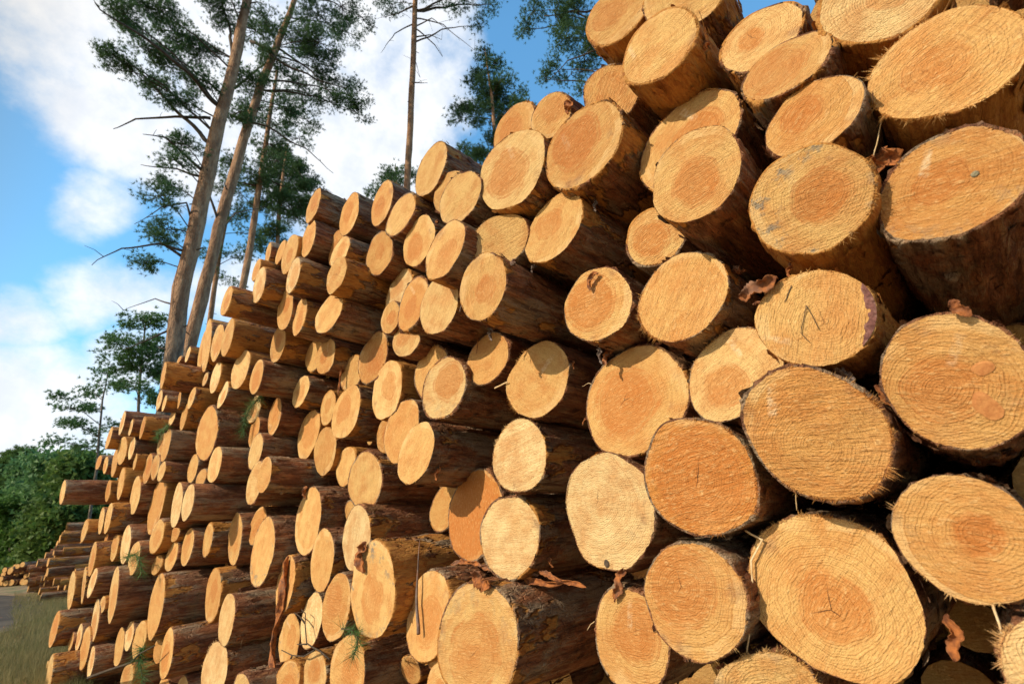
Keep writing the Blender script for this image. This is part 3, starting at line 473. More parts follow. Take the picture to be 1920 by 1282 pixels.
REST=[(.243,1.216,1.216,.101),(1.030,1.022,1.317,.094),(.877,.961,-.854,.111),(.253,1.322,-.152,.079),(1.332,.994,-.794,.121),(-1.152,1.354,-.734,.112),(1.829,1.002,.981,.119),(.605,1.097,.084,.103),(1.251,1.039,-.122,.129),(.693,1.066,1.274,.078),(.747,1.061,-.257,.097),(.963,1.173,.305,.097),(.075,1.317,1.586,.093),(.804,1.029,.373,.075),(-2.398,1.450,-.892,.073),(-.885,1.394,-.501,.111),(1.520,1.046,-.214,.097),(.969,1.080,-.358,.107),(.986,1.077,1.610,.074),(.238,1.363,-.310,.079),(.889,.971,-.669,.074),(.347,1.093,.075,.117),(1.894,1.018,1.626,.111),(.527,1.018,-.353,.120),(1.687,1.092,-.013,.104),(-1.836,1.480,-.924,.087),(1.182,1.048,.194,.074),(1.145,1.113,1.428,.066),(.377,1.114,1.639,.071),(1.438,1.108,-.504,.077),(.570,1.218,1.124,.106),(1.539,1.031,.786,.120),(1.418,1.017,.082,.119),(.367,1.227,1.094,.070),(1.739,1.048,.519,.106),(1.886,1.077,-.078,.099),(.484,1.236,.324,.106),(-2.443,1.390,-.744,.081),(-.358,1.118,-.905,.088),(-.086,1.235,-.732,.080),(.285,1.028,-.916,.120),(-.915,1.109,-.950,.101),(-2.743,1.513,-.875,.083),(-.594,1.067,-.969,.093),(.251,1.095,1.674,.058),(1.377,1.020,1.626,.090),(.453,1.102,.696,.113),(.087,1.169,1.748,.069),(.991,1.244,1.471,.065),(1.161,1.047,.607,.126),(1.158,.962,.789,.056),(1.566,1.069,1.539,.112),(1.157,1.074,1.615,.096),(.293,1.304,.282,.076),(1.828,1.149,1.157,.056),(1.583,.960,-.986,.076),(.107,1.368,-.182,.068),(.111,1.007,-.878,.057),(1.707,1.096,-.248,.085),(-2.887,1.476,-.965,.074),(-.665,1.315,-.565,.081),(1.394,.947,.405,.086),(-2.601,1.435,-.992,.071),(1.123,1.063,1.017,.122),(-2.182,1.565,-.903,.069),(.720,1.031,.664,.099),(-1.114,1.378,-.540,.074),(1.598,1.153,1.039,.090),(1.188,1.078,1.208,.079),(-1.573,1.552,-.691,.082),(.103,1.177,.009,.084),(.942,.928,.764,.098),(1.690,.956,-.507,.100),(1.494,1.013,.530,.073),(1.726,1.089,.279,.095),(1.697,1.069,1.266,.092),(.597,.981,1.534,.081),(.445,1.169,.882,.072),(-.542,1.307,-.688,.074),(.497,.959,-.866,.086),(1.801,1.058,-.968,.083),(.280,1.265,.593,.085),(.662,1.108,.916,.120),(1.448,1.112,1.290,.115),(-.059,1.129,-.935,.120),(.856,.977,1.131,.125),(-1.371,1.519,-.793,.079),(.367,1.235,-.473,.076),(1.439,1.116,1.088,.076),(1.239,1.145,1.337,.059),(.217,1.276,1.425,.109),(1.154,1.033,-.894,.072),(1.553,.984,-.767,.101),(-.290,1.246,-.743,.087),(1.769,1.053,-.643,.057),(-.044,1.273,-.546,.110),(.949,1.044,.057,.128),(1.567,1.108,.191,.064),(.749,1.109,-.970,.062),(1.713,1.156,.850,.056),(1.587,1.070,.339,.056),(1.880,1.134,.255,.061),(-1.978,1.523,-.886,.060),(1.364,1.072,.831,.060),(1.196,1.079,-.609,.101),(-.528,1.293,-.542,.057),(-.663,1.307,-.780,.077),(.276,1.196,.443,.064),(1.177,1.112,-.353,.089),(-1.535,1.466,-.844,.075),(.569,1.218,-.182,.056),(1.350,1.011,1.437,.060),(-.203,1.370,-.441,.079),(.963,1.026,.471,.069),(1.041,1.177,-.781,.068),(1.648,1.097,1.723,.089),(.692,1.107,.475,.076),(.486,1.027,-.681,.098),(1.834,1.060,-.814,.073),(.111,1.265,-.666,.085),(.649,1.064,.277,.065),(.395,1.198,-.103,.067),(.731,1.100,-.645,.086),(1.895,.918,-.469,.089),(.676,1.102,1.660,.067),(1.401,1.076,.663,.065),(-.050,1.230,-.377,.058),(.641,1.099,-.794,.074),(-.998,.965,-.800,.055),(-.779,1.240,-.690,.069),(.226,1.285,-.568,.064),(-.354,1.272,-.526,.093),(.504,1.117,1.718,.078),(1.818,1.119,.751,.088),(.824,1.065,1.396,.070),(1.172,1.093,.327,.059),(.925,1.134,1.734,.063),(.701,.985,-.101,.066),(.093,1.295,-.422,.073),(.956,1.150,-.162,.071),(-3.482,1.295,-.979,.083),(.427,.996,1.476,.098),(-3.663,1.388,-.941,.101),(-3.330,1.568,-.985,.064),(.807,1.028,-.400,.058),(1.382,1.030,-.315,.074),(1.769,1.032,1.448,.091),(1.551,1.035,-.405,.072),(-1.731,1.548,-.770,.068),(1.237,1.039,.873,.059),(1.194,1.112,.060,.060),(-1.587,1.478,-.989,.073),(-3.085,1.488,-.904,.082),(1.314,1.121,1.026,.062),(-1.299,1.156,-.984,.078),(.425,1.154,1.250,.071),(-.746,1.113,-.917,.066),(-4.070,1.339,-1.001,.059),(.788,1.129,1.549,.085),(.779,1.117,.224,.075),(1.028,1.072,-.620,.067),(.443,1.230,.509,.074),(.673,1.096,1.406,.055),(-1.667,1.521,-.882,.060),(1.023,1.014,-.950,.064),(1.707,.966,-.847,.057),(1.874,1.081,.078,.057),(1.873,1.085,1.286,.079),(.623,1.059,-.951,.065),(.279,.973,-.723,.072),(1.483,1.056,.288,.058),(.550,1.118,1.294,.061),(.590,1.169,-.534,.071),(-.891,1.304,-.769,.056),(.871,1.065,-.498,.059),(1.858,1.158,-.315,.068),(.977,1.014,.598,.058),(1.770,1.121,.127,.058),(1.439,1.138,.943,.066),(.174,1.279,.176,.074),(-1.136,.983,-.921,.075),(.917,1.048,.938,.077),(1.416,1.071,-.974,.075),(.715,1.096,-.471,.057),(1.355,1.072,-.617,.056),(1.893,1.032,-.697,.058),(-.209,1.322,-.605,.065),(1.300,1.120,.277,.070),(1.098,1.168,.429,.062),(1.596,.959,.614,.058),(1.273,1.026,-.962,.057),(1.866,1.138,.371,.056),(1.080,1.083,-.232,.061),(1.099,1.098,-.478,.057),(1.730,1.078,1.591,.056),(1.248,.990,1.738,.057),(.543,1.105,-.064,.056),(-2.092,1.631,-1.000,.063),(-.490,1.208,-.839,.060),(1.898,1.017,.587,.066),(.805,1.092,1.730,.056),(-1.430,1.482,-.951,.056),(.863,1.059,.571,.058),(-.992,1.320,-.673,.060),(1.496,1.022,1.713,.057),(1.569,1.086,-.606,.055),(.747,1.138,.112,.042),(.478,1.287,-.171,.035),(1.065,1.116,.186,.043),(.893,1.062,1.315,.035),(-.406,1.213,-.706,.035),(1.073,1.033,-.050,.036),(-3.800,1.251,-.988,.044),(-2.511,1.497,-.890,.039),(1.672,1.003,.679,.042),(1.652,1.038,-.357,.037),(-.788,1.142,-1.024,.038),(1.260,.997,-.462,.047),(-2.048,1.555,-.796,.048),(1.304,1.028,.723,.049),(.063,1.225,-.299,.053),(1.583,1.047,1.190,.046),(1.449,1.047,-.091,.045),(.348,1.321,1.329,.039),(.446,1.201,1.014,.042),(-2.205,1.392,-1.006,.036),(1.896,1.130,.483,.038),(-.811,1.241,-.816,.036),(.379,1.192,-.239,.066),(.841,1.032,-.094,.057),(.481,1.112,-.533,.038),(-.250,.969,-1.014,.049),(.888,1.126,-1.013,.049),(-1.937,1.578,-1.016,.046),(-1.448,1.452,-.695,.042),(.556,1.144,.577,.043),(-2.380,1.414,-1.001,.038),(1.172,.986,-1.010,.045),(1.259,1.069,.472,.040),(1.309,1.067,1.180,.044),(.495,1.283,.170,.036),(-4.181,1.330,-1.026,.037),(-1.319,1.508,-.692,.035),(.790,1.014,.018,.035),(1.255,1.030,1.435,.034),(-.226,1.008,-.870,.048),(-1.708,1.588,-1.004,.049),(1.457,.960,-.664,.040),(1.738,1.179,-.379,.037),(-2.326,1.538,-.803,.042),(1.829,1.068,-.206,.040),(1.656,1.109,-.640,.037),(1.713,1.054,-.746,.044),(1.184,1.110,-.745,.035),(-1.921,1.516,-.761,.043),(-2.316,1.339,-.964,.036),(-.409,1.227,-.787,.036),(-.462,1.426,-.450,.036),(1.895,1.044,1.462,.035),(.546,1.025,-1.014,.034),(-2.073,1.425,-.895,.035),(1.762,1.014,-.137,.037),(-.472,1.060,-1.006,.034),(.326,1.313,.817,.046),(-2.710,1.510,-1.002,.038),(-1.691,1.566,-.669,.037),(.149,1.024,-.999,.039),(1.536,1.050,-.028,.041),(-3.034,1.522,-1.013,.037),(.685,.969,-.383,.035),(-1.220,1.381,-.599,.039),(1.199,1.072,.427,.035),(.247,1.229,-.436,.047),(1.602,1.115,.437,.043),(.373,1.106,-.602,.039),(-3.188,1.549,-.976,.043),(.598,1.163,.754,.043),(1.516,1.107,.411,.035),(1.008,.987,1.178,.034),(1.570,.969,1.390,.037),(.111,1.296,-.537,.043),(1.269,1.132,1.504,.036),(.203,1.226,1.592,.035),(-2.498,1.371,-.973,.034),(-2.782,1.454,-1.028,.035),(1.650,1.040,1.406,.034),(.378,1.019,-.768,.036),(1.627,1.166,.915,.036),(.850,1.102,.474,.036),(.940,.930,-.565,.037),(.273,1.164,1.562,.040),(.819,1.089,.831,.042),(-.885,1.425,-.656,.043),(1.063,1.085,-.128,.042),(1.329,.951,.576,.045),(.062,1.335,1.426,.038),(.476,1.118,-.995,.038),(.985,1.009,-.509,.034),(1.043,.926,1.742,.055),(1.786,1.100,1.729,.039),(1.256,1.037,.386,.035),(1.343,1.117,-.439,.037),(.017,1.104,-.793,.040),(.550,1.190,.462,.042),(.348,1.296,-.357,.040),(-.715,1.149,-1.022,.035),(.148,1.151,-.793,.036),(-.335,1.020,-1.027,.035),(-.327,1.288,-.387,.035),(1.661,1.108,.135,.045),(1.450,1.084,1.444,.038),(1.115,1.067,.007,.035),(1.723,1.019,1.106,.045),(-2.453,1.362,-1.026,.036),(-2.614,1.434,-.883,.038),(-1.782,1.796,-.044,.059),(-2.544,1.519,1.286,.059),(-2.687,1.532,.754,.059),(-1.240,1.560,.782,.059),(-3.133,1.503,-.727,.059),(-3.760,1.511,1.206,.059),(-2.045,1.605,-.440,.059),(-4.139,1.333,.239,.058),(-2.517,1.627,1.160,.058),(-3.276,1.452,.198,.058),(-4.182,1.370,-.231,.058),(-5.337,1.001,.645,.058),(-2.608,1.466,-.316,.058),(-5.728,.999,.583,.058),(-2.100,1.337,1.540,.058),(-6.268,.916,.659,.058),(-2.225,1.790,-.212,.057),(-.135,1.337,-.279,.057),(-3.919,1.382,-.554,.057),(-3.330,1.445,-.483,.057),(-2.604,1.567,-.785,.057),(-2.192,1.731,-.367,.057),(-.261,1.475,.492,.056),(-1.842,1.593,-.438,.056),(-2.807,1.523,-.212,.056),(-.990,1.551,.088,.056),(-4.378,1.286,-.779,.056),(-3.164,1.632,.167,.056),(-5.688,.932,-.457,.056),(-3.942,1.323,-.118,.056),(-.863,1.387,.506,.056),(-5.327,1.223,-.956,.056),(-6.030,.907,-1.007,.055),(-.014,1.189,.375,.055),(-3.711,1.460,.359,.055),(-1.477,1.426,-.589,.055),(-4.551,1.331,.328,.055),(-3.713,1.332,-.486,.055),(-4.630,1.378,-.874,.055),(-2.924,1.636,-.836,.054),(-6.084,1.021,-.912,.053),(-1.351,1.586,.147,.053),(-4.140,1.268,1.263,.052),(-4.606,1.340,.419,.052),(-4.388,1.265,.489,.051),(-5.123,1.062,.834,.051),(-2.965,1.433,-.419,.050),(-5.426,1.163,.706,.049),(-1.418,1.387,1.025,.048),(-2.118,1.659,.142,.048),(-3.483,1.458,.965,.048),(-2.072,1.467,1.004,.047),(-.941,1.384,-.269,.047),(-.187,1.277,1.306,.047),(-2.607,1.522,.232,.046),(-3.794,1.381,.772,.046),(-3.823,1.483,.683,.046),(-.573,1.410,.925,.045),(-2.618,1.625,-.467,.045),(-2.546,1.575,1.053,.045),(-4.498,1.268,.414,.045),(-5.973,.892,-.924,.045),(-4.782,1.200,.733,.045),(-1.797,1.544,1.055,.045),(-4.852,1.285,-.998,.045),(-5.551,1.021,-.274,.045),(-3.667,1.609,.457,.044),(-5.560,1.044,-1.018,.044),(-2.464,1.550,-.617,.044),(-1.786,1.734,.098,.044),(-5.512,.996,.117,.043),(-3.274,1.261,1.641,.043),(-4.857,1.318,-.719,.043),(-2.286,1.493,.581,.043),(-2.870,1.536,1.518,.043),(-3.397,1.542,-.621,.043),(-2.783,1.408,1.468,.043),(-2.501,1.513,.229,.043),(-2.124,1.623,.336,.043),(.344,1.262,.952,.042),(-1.518,1.582,-.429,.042),(-5.145,1.127,.223,.042),(-4.872,1.257,.674,.042),(-1.554,1.416,.723,.042),(-5.727,1.001,.107,.042),(-1.907,1.781,.258,.041),(-3.282,1.336,1.730,.041),(-3.924,1.405,-.666,.041),(-1.328,1.409,1.111,.041),(-3.561,1.477,.916,.041),(-2.337,1.692,.498,.040),(-3.025,1.659,.807,.040),(-2.421,1.663,.826,.040),(-2.420,1.743,-.069,.040),(-2.796,1.624,.893,.040),(-2.830,1.503,1.132,.040),(-4.107,1.315,1.048,.040),(-4.087,1.495,.323,.040),(-4.764,1.118,1.319,.040),(-3.324,1.639,.517,.040),(-3.971,1.337,-.751,.040),(-5.155,1.082,-.495,.040),(-.680,1.366,-.140,.040),(-4.293,1.243,-.690,.039),(-3.365,1.574,1.184,.039),(-4.539,1.300,.233,.039),(-5.229,1.034,-.282,.039),(-5.030,1.122,1.194,.039),(-.919,1.417,-.354,.039),(-3.154,1.465,1.071,.039),(-5.902,1.057,-.409,.039),(-1.151,1.389,.625,.039),(-1.481,1.784,.379,.039),(-4.145,1.412,1.140,.039),(-1.697,1.683,.504,.039),(-3.595,1.653,.417,.038),(-4.293,1.397,-.599,.038),(-5.922,.951,.379,.038),(-4.616,1.188,.248,.038),(-5.683,1.148,.668,.038),(-3.079,1.572,1.373,.038),(-2.403,1.507,.981,.038),(-3.143,1.464,-.356,.038),(-2.308,1.484,.677,.038),(-5.350,1.227,-.856,.038),(-.711,1.410,.776,.038),(-1.911,1.586,-.619,.038),(-1.322,1.600,.283,.038),(-5.923,1.025,.292,.038),(-4.029,1.356,-.295,.038),(-5.545,1.000,.367,.038),(-5.224,1.087,.216,.037),(-4.179,1.316,.151,.037),(-3.858,1.361,-.888,.037),(-4.930,1.200,-1.025,.037),(-4.792,1.105,1.229,.037),(-2.544,1.451,-.414,.037),(-5.001,1.167,1.269,.037),(-4.165,1.348,.346,.037),(-4.722,1.161,.956,.037),(-2.690,1.507,.219,.037),(-.593,1.476,.507,.037),(-2.697,1.601,-.764,.037),(-3.847,1.473,1.246,.037),(-3.379,1.456,-.749,.037),(-4.602,1.294,-1.016,.037),(-1.154,1.607,-.156,.037),(-5.017,1.192,1.088,.036),(-.285,1.439,-.329,.036),(-1.068,1.256,1.313,.036),(-.989,1.376,.182,.036),(-1.067,1.585,.035,.036),(-2.835,1.474,.318,.036),(-.263,1.348,.585,.036),(-4.587,1.268,-.194,.036),(-2.460,1.544,1.241,.036),(-1.534,1.633,.308,.036),(-2.865,1.454,1.046,.036),(-4.032,1.447,1.018,.036),(-5.873,.996,-.118,.036),(.252,1.341,1.012,.036),(-4.264,1.332,-.165,.036),(-4.341,1.240,1.207,.036),(-1.840,1.735,.218,.036),(-2.307,1.449,-.727,.036),(-6.028,1.056,.480,.036),(-5.132,1.124,-.880,.036),(-2.936,1.602,.319,.036),(-6.249,1.000,-.911,.036),(-.881,1.335,.378,.035),(-.213,1.419,.862,.035),(-1.242,1.535,.378,.035),(-.891,1.376,-.158,.035),(.031,1.386,.659,.035),(-3.656,1.445,-.200,.035),(-3.750,1.428,-.811,.035),(-3.560,1.462,-.234,.035),(-.462,1.287,1.155,.035),(-3.430,1.478,-.262,.035),(-.795,1.468,.746,.035),(-3.221,1.568,.273,.035),(-1.578,1.431,.796,.035),(-3.236,1.458,.457,.035),(-3.491,1.541,-.223,.035),(-4.944,1.152,.045,.035),(-3.252,1.566,.815,.035),(-3.003,1.541,.297,.035),(-.600,1.431,-.020,.035),(-2.730,1.671,.837,.035),(-2.664,1.523,.542,.034),(-5.726,1.034,-1.024,.034),(-1.113,1.523,-.228,.034),(-.893,1.417,.752,.034),(-1.442,1.616,-.507,.034),(-2.492,1.573,.331,.034),(-5.288,1.187,.168,.034),(-1.240,1.569,.501,.034),(-4.048,1.428,.177,.034)]
# what each of the nearer logs looks like: tone (0 pale .. 1 deep orange), heart radius, saw direction in degrees,
# roughness, crack, streak, mould, bare wood on the side, fringe (direction deg, spread deg, count, length m), label
NEAR = {
0: (.45, .48, 25, .8, 0, 0, 0, .75, (200, 45, 260, .022), 'large oval log high at right edge with ragged fibres along its lower left rim'),
1: (.10, .30, 10, .4, 0, 0, 0, .6, None, 'broad pale log cut by the top edge, left of the ragged oval log'),
2: (.15, .35, 20, .3, .6, 0, 0, .5, None, 'pale log end tucked behind the smaller ringed log near the top'),
3: (.35, .72, 30, .4, 0, 0, 0, .4, (265, 30, 50, .008), 'tilted oval log with orange heart, overlapping the pale log at upper left of it'),
4: (.60, .45, 30, .5, 0, 0, 0, .2, (70, 25, 40, .010), 'plain tan oval log squeezed between the ringed log and the mouldy-rimmed log'),
5: (.30, .50, 0, .7, 0, .2, 1.0, .95, (-25, 25, 90, .014), 'round log with grey mould on its right and bottom rim, at upper right'),
6: (.65, .40, -15, .6, 0, 1.0, .4, .1, None, 'large orange log at the right edge with a pale streak near its bottom'),
7: (.35, .0, 70, .7, .5, .5, 0, .8, (100, 20, 30, .008), 'round log with torn dark bark on its right rim, under the mouldy-rimmed log'),
8: (.55, .52, -20, .3, 0, .4, .2, .1, None, 'large log at right edge with two brown knots in an orange heart'),
9: (.70, .0, -5, 1.0, 0, .8, 0, .15, (-35, 45, 260, .014), 'widest rough orange log with a dark bark rim, right of centre'),
10: (.55, .35, -10, .4, 0, 0, .2, .2, (265, 40, 120, .009), 'smooth tan log at right edge, below the log with knots'),
11: (.35, .42, 50, .1, 1.0, 0, 0, .1, (105, 25, 160, .012), 'largest log face at lower right with fine rings and a long crack'),
12: (.10, .0, 10, .3, 0, 0, 0, .2, (150, 40, 160, .016), 'pale shaggy-rimmed log in the bottom right corner'),
13: (.20, .0, 10, .5, 0, 0, .3, .2, (80, 40, 120, .014), 'rough-topped log cut by the bottom edge, below the largest log'),
14: (.95, .85, 10, .7, .9, 0, 0, .1, (-10, 50, 200, .010), 'deep orange round log with a pale crescent on its right rim'),
15: (.35, .60, 15, .15, .9, 0, 0, .2, (-10, 30, 90, .009), 'big round tan log with a small branching crack at its centre'),
16: (.15, .45, 35, .7, .0, .8, 0, .3, (130, 30, 80, .007), 'pale round log with small orange heart, left of the widest log'),
17: (.50, .0, 60, 1.0, 0, 0, 0, .2, (215, 25, 180, .014), 'round log with slanting saw grooves and shaggy lower left rim'),
18: (.25, .76, 0, .3, 0, .3, 0, .3, None, 'round log with wide cream rim round an orange heart, bark scrap on top'),
19: (.20, .62, 20, .5, 0, 0, 0, .3, (250, 40, 90, .009), 'small round log with pinkish heart under the long dark-sided log'),
20: (.30, .52, 10, .5, 0, .0, 0, .25, None, 'jutting round log with small dark orange heart and long dark side'),
21: (.25, .45, 40, .4, 0, .8, 0, .4, None, 'wide log face partly hidden behind the jutting orange-hearted log'),
22: (.25, .0, 20, .5, 0, .6, 0, .95, (-40, 30, 190, .012), 'pale angular log with chewed lower rim, at upper right of centre'),
23: (.40, .50, 20, .3, 0, 0, 0, .7, None, 'log against the sky at the top with a yellow underside'),
24: (.25, .0, 10, .3, 0, 0, 0, .4, None, 'log cut by the top edge, just behind the pale angular log'),
25: (.45, .55, 50, .4, 0, 0, 0, .3, (90, 30, 40, .008), 'orange-tinted log face half hidden below the pale angular log'),
26: (.45, .66, 25, .5, 0, .3, 0, .6, (0, 60, 180, .009), 'large oval log with big orange heart on the skyline'),
27: (.45, .55, 30, .5, 0, 0, 0, .4, (60, 40, 60, .012), 'small skyline log with a bark flap, above the big orange-hearted oval'),
28: (.60, .60, 30, .4, 0, 0, 0, .4, (80, 30, 50, .012), 'narrow orange skyline log, left one of the pair touching the sky'),
29: (.15, .60, 25, .5, 0, .4, 0, .5, None, 'pale-rimmed oval log with soft tan heart, left of the big orange-hearted oval'),
30: (.30, .45, 60, .5, 0, 0, 0, .5, None, 'plain yellow oval log with a thick bark side, below the big orange-hearted oval'),
31: (.25, .0, 30, .5, 0, 0, 0, .3, (90, 60, 80, .010), 'topmost lone log with a pointed splinter, right of the thin trunk'),
32: (.20, .0, 20, .7, 0, 0, 0, .2, None, 'pale oval log below right of the splintered top log'),
33: (.30, .0, 20, .3, 0, 0, 0, .3, None, 'small log squeezed behind the pale oval under the splintered top log'),
34: (.25, .0, 15, .8, 0, 0, 0, .2, (150, 60, 80, .010), 'pale log face half covered by the long barked log below it'),
35: (.40, .40, 70, .5, 0, 0, 0, .45, None, 'orange log with long patchy bark side, just left of centre'),
36: (.35, .45, 60, .8, 0, 0, 0, .3, (180, 60, 60, .008), 'yellow oval log up and left from the long patchy-barked log'),
37: (.25, .55, 60, .4, 0, 0, 0, .3, None, 'narrow oval log with orange heart, left of two yellow ovals'),
38: (.20, .0, 30, .8, 0, 0, 0, .3, (230, 40, 60, .008), 'rough pale oval log below the small top log with a crack'),
39: (.55, .45, 40, .3, .6, 0, 0, .3, None, 'small orange top log with bark strip, left of the thin trunk foot'),
40: (.45, .35, 30, .3, 0, 0, 0, .3, (20, 30, 30, .007), 'smooth tan oval log below the rough pale oval'),
41: (.45, .50, 40, .4, 0, 0, 0, .3, None, 'second skyline log from the left in the upper group'),
42: (.50, .55, 40, .3, 0, 0, 0, .2, None, 'leftmost log of the high top row, beside dark pines'),
57: (.30, .0, 30, .8, 0, 0, 0, .2, (100, 50, 90, .012), 'shaggy log face half hidden behind a pale round log, left of centre'),
58: (.12, .62, 0, .5, 0, 0, .3, .3, (170, 50, 110, .008), 'pale round log with white ring, in front of the shaggy one'),
59: (.50, .0, 0, .5, 0, .0, 0, .3, (20, 40, 60, .010), 'shaded tan log with a bark thread hanging across its top'),
60: (.35, .0, -35, .3, 0, .9, 0, .1, (200, 50, 140, .012), 'round log with pinkish upper right, dark bark side, near centre'),
61: (.05, .0, 10, .7, .0, 0, 0, .35, (190, 60, 180, .012), 'bright yellow-white log with spiky left rim, at centre'),
62: (.30, .0, 60, .9, 0, 0, 0, .3, (150, 60, 60, .006), 'rough round log with mossy bark side, left of the bright spiky log'),
63: (.60, .0, 60, .6, 0, 0, 0, .2, None, 'orange log face behind the rough log with mossy side'),
66: (.20, .0, 90, .4, 0, 0, 0, .2, (10, 50, 60, .010), 'square-topped pale log above the whitish oval, lower left of centre'),
74: (.50, .0, 90, .2, 0, 0, 0, .25, None, 'tall tan oval log with smooth face, left part of the pile'),
102: (.25, .0, 80, .4, 0, 0, .9, .1, None, 'tall log with greyish upper face, lower left of the pile'),
100: (.20, .0, 80, .3, 0, 0, 0, .2, None, 'tall yellow oval log with a bark crumb at its top left'),
101: (.40, .0, 80, .3, 0, 0, 0, .2, (-10, 50, 40, .012), 'tall tan oval log with torn right rim, beside the whitish oval'),
108: (.10, .0, 80, .2, 0, 0, 0, .2, None, 'pale narrow log end above a big shaggy log at the bottom left'),
109: (.05, .0, 80, .4, 0, 0, 0, .2, (170, 40, 90, .020), 'big pale shaggy log cut by the bottom edge, left of the forked twig'),
113: (.60, .55, 0, .5, 0, 0, 0, .2, None, 'orange flat-faced log left of the log with mouldy left rim'),
114: (.20, .45, 80, .4, 0, 0, 1.0, .7, None, 'tall pale log with black mould on its left rim and bark curl above'),
115: (.0, .0, 80, .5, 0, 0, 0, .25, (180, 60, 80, .006), 'whitish tall oval log with red-brown bark side'),
116: (.30, .55, 80, .3, 0, 0, .2, .5, (0, 50, 60, .008), 'tall log split by a standing bark splinter'),
117: (.20, .60, 0, .15, .5, 0, .3, .45, (40, 60, 120, .010), 'big pale log with clear rings at the bottom, under the red bark lump'),
118: (.45, .0, 0, .2, 0, 0, 0, .2, None, 'small tan log behind the dark orange one'),
119: (1.0, .95, 90, .4, 0, 0, 0, .1, None, 'dark orange shaded log behind the yellow log with orange rim'),
120: (.05, .0, 0, .5, 0, 0, 0, .3, (200, 60, 90, .006), 'bright yellow log with an orange edge, pointed at the bottom'),
121: (.05, .0, 0, .15, .5, 0, .2, .15, (180, 30, 160, .008), 'large pale creamy log with a small dark notch at its bottom'),
122: (.50, .70, 0, .3, .7, 0, 0, .2, (-10, 45, 200, .009), 'round orange log with shaggy right rim, left of the largest log'),
123: (.35, .62, 0, .2, .5, .6, 0, .2, None, 'smooth tan log with a bark tuft on its top, lower centre'),
}
def pct(u, s, v):
    c = ROWS.T @ np.array([u, s, v]); return (960 + FPX * c[0] / c[2]) / 19.2, (641 - FPX * c[1] / c[2]) / 12.82
used = set(); ROOTS = {}
def place_label(fmt, X, Y):
    for dx in (0, .4, -.4, .8, -.8):
        L = fmt.format(x='%d' % round(X + dx), y='%d' % round(Y))
        if L not in used: used.add(L); return L
    L = fmt.format(x='%.1f' % X, y='%.1f' % Y); used.add(L); return L
rl = random.Random(3)
for i, (u, s, v, r, a, b, o1, o2) in enumerate(LOGS):
    X, Y = pct(u, s, v)
    if i in NEAR:
        tone, heart, gr, rg, ck, sk, mo, br, fr, lab = NEAR[i]
    else:
        tone = rl.choice((.05, .15, .25, .3, .4, .5, .7)); heart = rl.choice((0, 0, .5, .6, .4)); gr = rl.uniform(0, 180)
        rg = rl.uniform(.3, .9); ck = rl.choice((0, 0, .5)); sk = rl.choice((0, 0, 0, .7)); mo = rl.choice((0, 0, 0, .5)); br = rl.uniform(.05, .7); fr = None
        if i < 70: fr = (R(rl.uniform(0, 360)), R(50), 50, .008)
        wd = 'slim' if r < .085 else ('thick' if r > .13 else 'mid-sized')
        lab = place_label(wd + ' pine log, cut end {x} percent across, {y} percent down the photo', X, Y)
    if i in NEAR and fr: fr = (R(fr[0]), R(fr[1] * 1.3), int(fr[2] * 2.6), fr[3])
    if fr is None and i < 130: fr = (R(rl.uniform(0, 360)), R(70), int(700 * r), .007)
    ROOTS[i] = add_log(u, s, v, r, a, b, o1, o2, lab, 11 + i, i < 75 or 95 <= i < 129, dict(rad=r, tone=tone, heart=heart, grain=R(gr), rough=rg, crack=ck, streak=sk, mould=mo, bare=br), fringe=fr,
            shape=.042 if i in (11, 18, 22, 120, 121, 12) else .038, group='pine logs stacked in the pile')
for j, (u, s, v, r) in enumerate(GAPS):
    if u > -1.9: s += .35 + .3 * rl.random()
    X, Y = pct(u, s, v)
    lab = place_label('small recessed pine log, {x} percent across and {y} percent down the photo', X, Y)
    add_log(u, s, v, r, rl.uniform(-.2, .2), rl.uniform(-.3, .1), 0, 0, lab, 400 + j, False, dict(rad=r, tone=rl.uniform(.1, .8), heart=rl.choice((0, .5)), grain=rl.uniform(0, 3), bare=rl.uniform(.1, .5)), group='pine logs stacked in the pile')
# the inner and outlying logs beyond the three hundred counted ones
def log_mass(name, label, items, K=14, length=LOG_LEN, dirv=None):
    BVs = []; FVs = []
    for (u, s, v, r, yaw) in items:
        ax = Vector((math.sin(yaw), math.cos(yaw), 0)); sd = Vector((ax.y, -ax.x, 0))
        p = Vector((u, s, v + CAM_H)); L = length * rl.uniform(.9, 1.1)
        ring = lambda q, rr: [p + ax * q + sd * (rr * math.cos(6.2832 * k / K)) + Vector((0, 0, rr * math.sin(6.2832 * k / K))) for k in range(K)]
        V = ring(0, r) + ring(.3, r * 1.02) + ring(L, r * rl.uniform(.9, 1.05)); F = []
        for j in range(2):
            for k in range(K): F.append((j * K + k, j * K + (k + 1) % K, (j + 1) * K + (k + 1) % K, (j + 1) * K + k))
        BVs.append((V, F))
        FVs.append((ring(-.0015, r * .985) + ring(L + .0015, r * .95), [tuple(range(K)), tuple(range(2 * K - 1, K - 1, -1))]))
    V, F = merge(BVs); n = len(F)
    V2, F2 = merge(FVs); o = len(V)
    ob = mesh_obj(name, V + V2, F + [tuple(i + o for i in q) for q in F2], MAT['bark'])
    ob.data.materials.append(MAT['face'])
    for q in ob.data.polygons:
        if q.index >= n: q.material_index = 1
    ob['bare'] = .4; ob['rad'] = 50.0; ob['tone'] = .35; ob['rough'] = .5; ob['heart'] = 0.0
    tag(ob, label, 'logs', kind='stuff'); return ob
